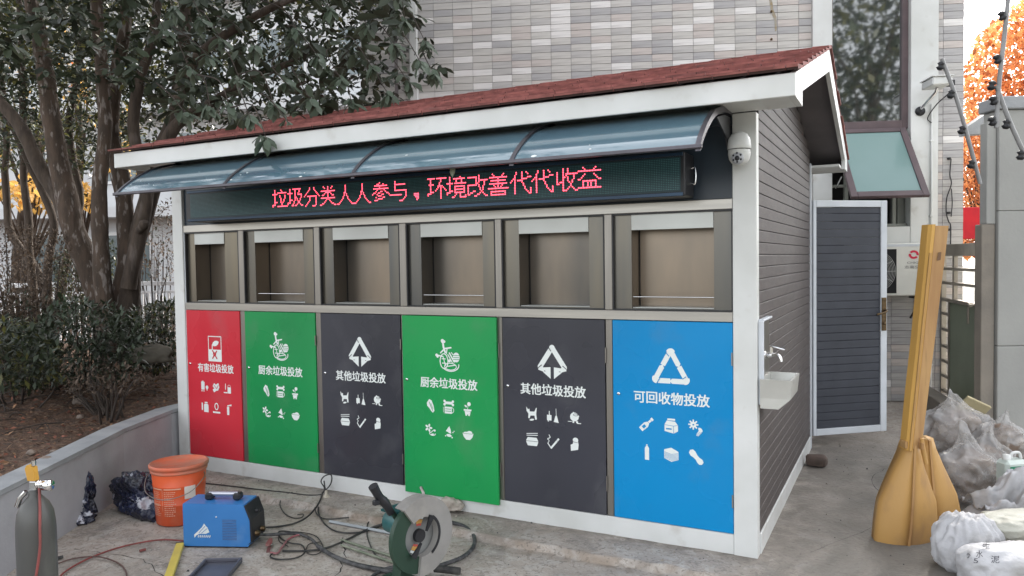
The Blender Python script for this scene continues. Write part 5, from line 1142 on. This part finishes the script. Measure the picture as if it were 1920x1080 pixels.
LEAF_T = np.array([(0, 0, 0), (.34, .34, .03), (.34, -.34, .03), (.45, 0, -.02), (.72, .40, -.03), (.72, -.40, -.03), (1, 0, -.16)])
LEAF_F = [(0, 3, 1), (0, 2, 3), (1, 3, 4), (3, 2, 5), (3, 6, 4), (3, 5, 6)]
LT_S = np.array([(0, 0, 0), (.5, .45, .03), (.5, -.45, .03), (1, 0, -.08)]); LF_S = [(0, 2, 3, 1)]
def leaves(P, D, L, W, small=False, seed=0):
    """vertex / face arrays for one leaf per row of P, pointing along D"""
    r = np.random.default_rng(seed); T = LT_S if small else LEAF_T; F = LF_S if small else LEAF_F
    D = D / (np.linalg.norm(D, axis=1, keepdims=True) + 1e-9)
    U = r.normal(size=D.shape) * .55 + np.array([0, 0, 1.0]); S = np.cross(U, D); S /= np.linalg.norm(S, axis=1, keepdims=True) + 1e-9; N = np.cross(D, S)
    L = np.broadcast_to(L, len(P)); Wd = L * W
    V = P[:, None] + T[None, :, 0:1] * D[:, None] * L[:, None, None] + T[None, :, 1:2] * S[:, None] * Wd[:, None, None] + T[None, :, 2:3] * N[:, None] * L[:, None, None]
    n = len(T); base = (np.arange(len(P)) * n)
    FF = (base[:, None, None] + np.array(F)[None]).reshape(-1, len(F[0]))
    return V.reshape(-1, 3), FF
def npmesh(name, V, F, mats, mi=None, smooth=False):
    me = bpy.data.meshes.new(name); k = F.shape[1]
    me.vertices.add(len(V)); me.vertices.foreach_set('co', V.astype(np.float32).ravel())
    me.loops.add(F.size); me.loops.foreach_set('vertex_index', F.astype(np.int32).ravel())
    me.polygons.add(len(F)); me.polygons.foreach_set('loop_start', np.arange(0, F.size, k, dtype=np.int32)); me.polygons.foreach_set('loop_total', np.full(len(F), k, np.int32))
    for m in mats: me.materials.append(m)
    if mi is not None: me.polygons.foreach_set('material_index', mi.astype(np.int32))
    me.update(calc_edges=True); return me
def inpoly(x, y, poly):
    c = np.zeros(len(x), bool); j = len(poly) - 1
    for i in range(len(poly)):
        xi, yi = poly[i]; xj, yj = poly[j]; t = ((yi > y) != (yj > y)) & (x < (xj - xi) * (y - yi) / (yj - yi + 1e-9) + xi); c ^= t; j = i
    return c
def vray(px, py):
    F_, R_, U_ = np.array(FWD), np.array(RGT), np.array(UPV); return F_[None] + ((px - 960) / FOC)[:, None] * R_ - ((py - 540) / FOC)[:, None] * U_
def region(n, poly, d0, d1, seed, hole=0, hs=.006):
    """random points of the crown volume whose outline from the yard is poly"""
    r = np.random.default_rng(seed); xs = [p[0] for p in poly]; ys = [p[1] for p in poly]; out = []; tot = 0
    while tot < n:
        x = r.uniform(min(xs), max(xs), n * 2); y = r.uniform(min(ys), max(ys), n * 2); k = inpoly(x, y, poly); x, y = x[k], y[k]; d = r.uniform(d0, d1, len(x))
        P = np.array(CAM)[None] + d[:, None] * vray(x, y)
        if hole:
            kk = np.array([noise.noise(Vector(p) * hs) > hole - 1 for p in P]); P = P[kk]
        out.append(P); tot += len(P)
    return np.concatenate(out)[:n]
def whorls(C, per, L, W, seed, droop=.5, spread=.03, aim=None):
    r = np.random.default_rng(seed); n = len(C); P = np.repeat(C, per, 0) + r.normal(size=(n * per, 3)) * spread
    a = np.tile(np.arange(per) * 2 * math.pi / per, n) + np.repeat(r.uniform(0, 6.28, n), per)
    D = np.stack([np.cos(a), np.sin(a), r.uniform(-droop - .5, .35 - droop * .5, n * per)], -1)
    return P, D, L * r.uniform(.75, 1.15, n * per) * np.repeat(r.uniform(.65, 1.15, n), per)
def stems(mb, pts, r0, r1, n=9, seed=0):
    P = crom(pts, 5); k = len(P); P = [p + Vector((noise.noise(p * 2 + Vector((seed, 0, 0))), noise.noise(p * 2 + Vector((0, seed, 3))), 0)) * .03 for p in P]
    rr = [(r0 + (r1 - r0) * (i / (k - 1))) * (1 + .12 * noise.noise(P[i] * 5)) for i in range(k)]
    mb.tube(P, rr, n); return mb
def tree(name, label, cat, base, group=None): return thing(name, label, cat, base, 0, group)
def local(P, o): return P - np.array(o.location)[None]

# the big many-stemmed tree left of the kiosk, its boughs hanging over the roof
tb = Vector((-6.95, 1.25, .35)); T1 = tree('evergreen_tree', 'large many stemmed evergreen tree whose leafy boughs hang over the kiosk roof', 'tree', tb, 'garden trees')
TD = 8.35
def tp(px, py, d=TD): return at(px, py, d) - tb
ST = [([(218, 720), (205, 610), (170, 520), (140, 430), (118, 330), (100, 230), (85, 120), (60, 0), (40, -120)], .155, .06, TD),
      ([(150, 470), (125, 400), (85, 330), (40, 240), (0, 190), (-60, 130)], .10, .05, TD),
      ([(215, 700), (200, 590), (188, 480), (188, 380), (196, 260), (190, 120), (180, -20), (175, -120)], .10, .05, TD - .25),
      ([(228, 720), (222, 600), (238, 480), (232, 380), (212, 260), (215, 150), (235, 40), (240, -100)], .12, .05, TD),
      ([(235, 710), (240, 580), (252, 470), (275, 380), (300, 290), (330, 200), (345, 100), (350, -60)], .125, .06, TD),
      ([(240, 540), (262, 430), (278, 350), (255, 250), (262, 150), (290, 50), (300, -80)], .085, .04, TD - .15),
      ([(300, 290), (330, 235), (400, 190), (470, 150), (560, 110)], .07, .03, TD - .3),
      ([(330, 200), (360, 120), (430, 60), (520, 10), (640, -30)], .06, .025, TD - .9)]
for i, (pts, r0, r1, d) in enumerate(ST):
    b = MB(); stems(b, [tp(p[0], p[1], d) for p in pts], r0, r1, 10, i); b.build('stem', M_barkl if i in (0, 2, 3) else M_bark, T1)
b = MB(); b.tube(crom([tp(255, 440, TD - .1), tp(268, 425, TD - .3), tp(272, 415, TD - .35)], 3), [.06, .05, .045, .05, .055, .05, .03], 9); b.build('stump', M_bark, T1)
CAN = [(-40, -160), (905, -160), (770, -40), (775, 20), (795, 60), (835, 130), (800, 160), (760, 200), (700, 205), (640, 190), (600, 215), (540, 225), (500, 250), (450, 240), (400, 215), (350, 225), (300, 190), (200, 150), (-40, 120)]
LOW = [(-40, 60), (330, 60), (360, 200), (300, 260), (240, 240), (200, 300), (120, 250), (60, 300), (-40, 330)]
sets = []
for (n, poly, d0, d1, per, L, sd) in ((330, CAN, 5.8, 8.0, 7, .155, 1), (430, CAN, 7.6, 10.0, 8, .14, 2), (420, LOW, 8.6, 10.4, 8, .075, 3)):
    C = region(n, poly, d0, d1, sd); C = np.array([c for c in C if pr(c)[0] > 330 or random.random() < .55]); P, D, LL = whorls(C, per, L, .36, sd + 10); sets.append(leaves(P, D, LL, .48, False, sd))
V = np.concatenate([s[0] for s in sets]); off = np.cumsum([0] + [len(s[0]) for s in sets[:-1]]); F = np.concatenate([s[1] + o for s, o in zip(sets, off)])
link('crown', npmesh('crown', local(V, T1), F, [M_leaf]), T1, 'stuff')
r_ = np.random.default_rng(77); C = np.array([-5.0, -.7, 5.0])[None] + r_.normal(size=(950, 3)) * np.array([1.6, 1.2, .7])   # unseen boughs added over the planter to shade the kiosk's left end
xy = np.array([pr(c)[1] for c in C]); C = C[xy < -30]; P, D, LL = whorls(C, 8, .15, .4, 78); V, F = leaves(P, D, LL, .46, False, 79)
link('shade_boughs', npmesh('shade_boughs', local(V, T1), F, [M_leaf]), T1, 'stuff')
b = MB()
for k in range(5): stems(b, [tp(60 + 40 * k, -60), Vector((-5.9 + k * .3, .4 - k * .2, 4.9)) - tb, Vector((-5.0 + k * .35, -.9 - k * .2, 5.3)) - tb], .05, .02, 7, k)
b.build('shade_limbs', M_bark, T1, 'stuff')  # unseen limbs added to carry the shading boughs
# fine inner foliage
P3 = region(4500, [(-60, -160), (760, -160), (740, 60), (620, 110), (430, 120), (330, 190), (-60, 160)], 7.5, 10.5, 24); P = np.concatenate([region(5500, CAN, 8.2, 11, 21), P3]); P2 = region(6500, [(-60, -100), (420, -100), (400, 240), (320, 300), (250, 260), (160, 340), (60, 280), (-60, 340)], 8.6, 12, 22); P = np.concatenate([P, P2])
r_ = np.random.default_rng(5); D = r_.normal(size=P.shape) * np.array([1, 1, .7]); V, F = leaves(P, D, r_.uniform(.06, .125, len(P)), .5, True, 4)
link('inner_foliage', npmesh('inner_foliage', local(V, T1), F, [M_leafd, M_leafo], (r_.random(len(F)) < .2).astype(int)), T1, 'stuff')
# hanging sprays nearest the camera: separate leaves on twigs
M_one = npmesh('leaf', *(lambda a: (a[0], a[1]))(leaves(np.zeros((1, 3)), np.array([[1., 0, 0]]), 1.0, .50, False, 2)), [M_leafn])
SPR = [(500, 262, 4.75), (470, 225, 4.9), (545, 235, 5.0), (430, 200, 5.1), (515, 200, 5.2), (395, 205, 5.3), (355, 130, 5.5), (310, 60, 5.6), (420, 80, 5.6), (350, 215, 5.4), (585, 190, 5.5), (450, 150, 5.4), (395, 110, 5.5), (540, 160, 5.6), (640, 150, 5.7), (790, 120, 5.6), (815, 140, 5.5), (770, 160, 5.6), (745, 90, 5.7), (800, 85, 5.7), (730, 180, 5.6), (700, 130, 5.7), (660, 195, 5.6), (380, 40, 5.6), (480, 90, 5.6), (330, 20, 5.5), (560, 60, 5.8), (600, 110, 5.7), (690, 50, 5.8), (760, 40, 5.8), (620, 20, 5.8)]
random.seed(14); cnt = 0; tw = MB()
for i, (px, py, d) in enumerate(SPR):
    c = at(px, py, d) - tb; back = (tp(px - 45 + random.uniform(-30, 30), py - 60, d + .35)); dirv = (c - back).normalized()
    tw.tube(crom([back, (c + back) / 2 + Vector((random.uniform(-.08, .08), random.uniform(-.05, .05), random.uniform(.02, .12))), c], 4), [.006, .0055, .005, .005, .0045, .004, .004, .003, .002], 5)
    for k in range(9):
        a = k * 2.4 + random.uniform(-.3, .3); dn = Vector((math.cos(a), math.sin(a), random.uniform(-1.5, -.2))).normalized() + dirv * .35
        o = link('leaf', M_one, T1); o.location = c - dirv * random.uniform(0, .10) ; s = random.uniform(.10, .145); o.scale = (s, s, s)
        q = dn.to_track_quat('X', 'Z'); o.rotation_mode = 'QUATERNION'; o.rotation_quaternion = q @ Vector((1, 0, 0)).rotation_difference(Vector((1, 0, 0))) ; cnt += 1
tw.build('twigs', M_twig, T1, 'stuff')

# second group of trunks at the far left
tb2 = at(70, 640, 9.6); tb2.z = .35; T2 = tree('evergreen_tree', 'dark slender stemmed tree at the left edge of the garden', 'tree', tb2, 'garden trees')
for i, pts in enumerate(([(95, 640), (90, 500), (100, 420), (70, 340), (20, 230), (-20, 120)], [(75, 640), (60, 520), (50, 400), (45, 250), (40, 100), (30, -60)], [(110, 620), (120, 500), (150, 380), (130, 250), (150, 100), (160, -60)], [(100, 640), (75, 520), (15, 420), (10, 250), (0, 100)])):
    b = MB(); stems(b, [at(p[0], p[1], 9.6 + i * .2) - tb2 for p in pts], .06, .035, 8, i + 9); b.build('stem', M_bark, T2)
P = region(5200, [(-80, -120), (330, -120), (300, 160), (240, 300), (150, 320), (80, 290), (0, 330), (-80, 340)], 9, 13, 31); r_ = np.random.default_rng(6); D = r_.normal(size=P.shape); V, F = leaves(P, D, r_.uniform(.06, .12, len(P)), .4, True, 8)
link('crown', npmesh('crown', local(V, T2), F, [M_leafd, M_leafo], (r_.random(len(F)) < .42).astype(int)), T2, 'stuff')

# shrubs
def shrub(label, poly, d0, d1, n, m, seed, L=(.04, .08), W=.42, nst=12, group='garden shrubs', small=True, ms=None, frac=.2):
    P = region(n, poly, d0, d1, seed); cx = sum(p[0] for p in poly) / len(poly); yb = max(p[1] for p in poly); bs = at(cx, yb, (d0 + d1) / 2); bs.z = .4
    o = thing('garden_shrub', label, 'shrub', bs, 0, group); r = np.random.default_rng(seed)
    D = r.normal(size=P.shape) + np.array([0, 0, .2]); V, F = leaves(P, D, r.uniform(L[0], L[1], len(P)), W, small, seed)
    k = 1 if small else 6; mi = np.repeat((r.random(len(P)) < frac).astype(int), k)
    link('foliage', npmesh('foliage', local(V, o), F, [m, ms or m], mi), o, 'stuff')
    b = MB(); idx = r.choice(len(P), nst, replace=False)
    for i in idx:
        t = Vector(P[i]) - bs; f = Vector((t.x * .35 + r.normal() * .05, t.y * .35, 0)); b.tube(crom([f, f + (t - f) * .5 + Vector((r.normal() * .04, r.normal() * .04, .03)), t], 3), [.010, .009, .008, .007, .005, .004, .003], 5)
    b.build('branches', M_twig, o, 'stuff'); return o
shrub('dark green shrub in front of the tree base', [(110, 560), (200, 570), (260, 600), (270, 680), (240, 715), (60, 720), (40, 640)], 6.2, 7.6, 2600, M_leafd, 41, (.05, .10), ms=M_leafn)
shrub('broad leaved low shrub at the left end of the soil bed', [(-60, 590), (60, 600), (110, 640), (120, 720), (60, 735), (-60, 735)], 5.6, 7.2, 2200, M_leafd, 42, (.05, .10), ms=M_leafo)
shrub('brown twiggy shrub at the left edge below the yellow leaves', [(-60, 430), (40, 420), (130, 440), (150, 560), (100, 620), (-60, 620)], 7.6, 9.2, 4200, M_leafb, 43, (.03, .06), nst=60)
shrub('dark shrub between the tree and the white kiosk post', [(245, 580), (330, 560), (332, 690), (300, 700), (235, 690)], 7.0, 9.0, 2600, M_leafd, 44, (.04, .08), ms=M_leafo)
shrub('sparse shrub behind the railing with fine leaves', [(236, 400), (330, 370), (335, 520), (300, 530), (230, 520)], 10, 13, 800, M_leafb, 45, (.05, .09), nst=26, ms=M_leafd)
shrub('dense hedge shrub behind the tree trunks', [(100, 480), (200, 440), (230, 480), (235, 600), (100, 610)], 8.8, 10, 3000, M_leafd, 46, (.04, .08), ms=M_leafo)
shrub('thin dead shrub trailing onto the soil beside the planter wall', [(130, 690), (250, 680), (290, 715), (240, 740), (120, 745)], 5.4, 6.6, 500, M_leafb, 47, (.03, .06), nst=30)
shrub('grey leaved shrub at the foot of the dark slender tree', [(-60, 560), (60, 540), (120, 580), (90, 650), (-60, 660)], 7.2, 8.4, 2600, M_leafb, 48, (.04, .07), nst=30, ms=M_leafd)
# yellow-leaved trees behind
def btree(label, poly, d0, d1, n, m, ms, seed, trunk, L=(.12, .22), group='autumn trees', frac=.3, zb=0, name='autumn_tree'):
    P = region(n, poly, d0, d1, seed); base = at(trunk[0], 560, (d0 + d1) / 2); base.z = zb; o = thing(name, label, 'tree', base, 0, group); r = np.random.default_rng(seed)
    D = r.normal(size=P.shape); V, F = leaves(P, D, r.uniform(L[0], L[1], len(P)), .6, True, seed); link('crown', npmesh('crown', local(V, o), F, [m, ms], (r.random(len(F)) < frac).astype(int)), o, 'stuff')
    top = Vector(P.mean(0)) - base; b = MB(); b.tube(crom([Vector((0, 0, -.1)), Vector((top.x * .3, top.y * .3, top.z * .5)), top], 5), list(np.linspace(.12, .05, 11)), 8)
    for i in r.choice(len(P), 14, replace=False): t = Vector(P[i]) - base; b.tube(crom([top * .55, (top * .55 + t) / 2 + Vector((0, 0, .1)), t], 3), [.035, .03, .025, .02, .015, .012, .01], 5)
    b.build('trunk', M_bark, o); return o
btree('tree with a thick band of yellow leaves behind the trunks at the far left', [(-20, 340), (60, 335), (160, 365), (165, 388), (60, 392), (-20, 372)], 12.5, 16, 430, M_leafy, M_leafo, 61, (40, 560), (.13, .24), frac=.05)
btree('tree with yellow leaves seen between the two middle stems', [(120, 345), (165, 350), (190, 385), (130, 388)], 14, 15.5, 260, M_leafy, M_leafo, 62, (150, 560), (.13, .22), frac=.05)
btree('tree with orange yellow leaves high between the stems', [(130, 110), (170, 140), (165, 190), (140, 195)], 15, 17, 150, M_leafy, M_leafrd, 63, (150, 560), (.12, .2), frac=.2)
btree('tree with yellow green leaves left of the kiosk roof', [(205, 250), (250, 180), (275, 300), (240, 350), (190, 310)], 13, 16, 340, M_leafo, M_leafy, 64, (230, 560), (.08, .15), frac=.35)
# orange trees at the right
btree('tall orange leaved tree glowing beyond the white wall', [(1800, 150), (1825, 90), (1850, 50), (1885, 30), (1960, -40), (2060, 0), (2060, 330), (1960, 480), (1800, 480)], 17, 23, 20000, M_leafr, M_leafrd, 71, (1895, 560), (.11, .22), 'orange trees', .22)
btree('deeper rust coloured tree right behind the gate', [(1780, 250), (1840, 200), (1900, 260), (1920, 480), (1780, 480)], 14, 17, 7000, M_leafr, M_leafrd, 72, (1850, 560), (.05, .13), 'orange trees', .55)
rb = at(1838, 418, 12.5); o = MB().bbox(-.42, .42, -.02, .02, -.26, .26, .01).build('red_banner', mat('red_cloth', (.60, .012, .02), (.45, .01, .02), rough=.7, scale=4)); o.location = rb; o.rotation_euler = (0, 0, YAW); tag(o, 'bright red banner among the orange leaves above the steel gate', 'banner')
b = MB(); b.tube([(-.38, .03, -rb.z), (-.38, .03, .3)], .02, 8); b.tube([(.38, .03, -rb.z), (.38, .03, .3)], .02, 8); b.build('post', M_gs, o)
# white railing
ra, rb2 = at(-150, 538, 11.2), at(345, 532, 11.2); rl = thing('white_railing', 'white picket railing running behind the shrubs at the left', 'fence', (ra.x, ra.y, .35), math.atan2(rb2.y - ra.y, rb2.x - ra.x)); Lr = (rb2 - ra).length; zt_ = ra.z - .35
M_rail = mat('white_railing_paint', (.75, .76, .78), rough=.4)
b = MB(); b.bbox(0, Lr, -.03, .03, zt_ - .03, zt_ + .03, .006); b.build('top_rail', M_rail, rl)
b = MB(); b.bbox(0, Lr, -.015, .015, zt_ - .14, zt_ - .11, .004); b.build('rail', M_rail, rl)
b = MB(); b.bbox(0, Lr, -.015, .015, .12, .15, .004); b.build('rail', M_rail, rl)
pk = MB().bbox(-.011, .011, -.011, .011, .155, zt_ - .145, .002).mesh('picket', M_rail)
for i in range(int(Lr / .095)): o = link('picket', pk, rl); o.location = (.05 + i * .095, 0, 0)
btree('tree with fine yellow green leaves behind the stems at the far left', [(-40, 60), (180, 40), (230, 200), (200, 330), (100, 300), (-40, 330)], 13, 17, 1500, M_leafo, M_leafy, 65, (20, 560), (.06, .12), frac=.12)
# stones and litter on the soil
random.seed(17)
M_stone = mat('tan_stone', (.26, .20, .16), (.17, .14, .12), rough=.9, scale=8)
for i, (px, py, r, lab) in enumerate(((118, 832, .022, 'small pale tan stone nearest the planter coping'), (85, 852, .04, 'pinkish stone on the soil beside the coping'), (100, 833, .028, 'flat brown stone beside the pale tan stone'), (146, 760, .05, 'grey stone at the shrub edge'), (58, 838, .03, 'brown stone at the left of the soil'), (150, 775, .03, 'small grey stone below the shrubs'))):
    p = G(px, py, .45); blob('stone', (p.x, p.y, soilz(p.x, p.y) + r * .4), (r, r * .8, r * .6), 80 + i, M_stone, wr=.25, fine=.05, sub=3, flat=.8, label=lab, cat='stone', group='stones on the soil')
p = on(300, 680, 1, 1.6); 
blob('rock', tuple(at(285, 668, 7.0)), (.24, .14, .10), 95, mat('mossy_rock', (.16, .14, .11), (.10, .09, .07), rough=.9, scale=5), wr=.2, fine=.04, label='low mossy rock at the soil edge beside the white kiosk post', cat='rock')
r_ = np.random.default_rng(8); n = 5200; X = -4.7 - 5 * r_.random(n) ** 1.3; Y = r_.uniform(-3.2, 2.8, n); keep = []
for x, y in zip(X, Y):
    e = 0
    for i in range(len(PW) - 1):
        (x0, y0), (x1, y1) = PW[i], PW[i + 1]
        if y1 <= y <= y0: e = x0 + (x1 - x0) * (y0 - y) / (y0 - y1)
    if e == 0: e = PW[0][0] if y > 0 else PW[-1][0]
    xx = x - (-4.7) + e - .2; keep.append((xx, y, soilz(xx, y) + .008))
P = np.array(keep); D = r_.normal(size=P.shape) * np.array([1, 1, .25]); V, F = leaves(P, D, r_.uniform(.02, .055, n), .5, True, 9)
M_dead = mat('dead_leaf', (.25, .14, .075), (.14, .08, .05), rough=.8, isl=.5, scale=2); M_dead2 = mat('red_brown_litter', (.24, .085, .05), (.15, .06, .04), rough=.8, isl=.5, scale=2)
link('leaf_litter', npmesh('leaf_litter', V, F, [M_dead, M_dead2], (r_.random(len(F)) < .35).astype(int)), None, 'stuff')
b = MB()
for k in range(60):
    x, y = random.uniform(-6.5, -4.7), random.uniform(-2.2, 1.2); z = soilz(x, y) + .015; a = random.uniform(0, 3.1); l = random.uniform(.1, .4)
    b.tube(crom([(x, y, z), (x + l * .5 * math.cos(a), y + l * .5 * math.sin(a), z + random.uniform(.0, .06)), (x + l * math.cos(a + .3), y + l * math.sin(a + .3), z + .01)], 3), .004, 4)
b.build('fallen_twigs', M_twig, None, 'stuff')
# tree on the near side of the yard, which the tall window mirrors
o = thing('yard_tree', 'leafy tree seen only as a dark reflection in the tall window', 'tree', (11, -8.3, 0)); r = np.random.default_rng(90)
b = MB(); b.tube(crom([(0, 0, -.1), (.1, 0, 3.5), (-.1, .1, 8)], 4), list(np.linspace(.22, .07, 9)), 8)
for k in range(9): a = k * 2.4; b.tube([(0, 0, 3 + k * .5), (1.6 * math.cos(a), 1.6 * math.sin(a), 4.6 + k * .6), (2.6 * math.cos(a), 2.6 * math.sin(a), 6 + k * .6)], [.09, .05, .02], 6)
b.build('trunk', M_bark, o)
n = 6500; A = r.normal(size=(n, 3)); A /= np.linalg.norm(A, axis=1, keepdims=True); A *= r.random((n, 1)) ** .4; P = A * np.array([4.2, 4.2, 4.8]) + np.array([0, 0, 7.4])
V, F = leaves(P, r.normal(size=P.shape), r.uniform(.2, .42, n), .5, True, 3); link('crown', npmesh('crown', V, F, [M_leafd, M_leafo], (r.random(len(F)) < .35).astype(int)), o, 'stuff')
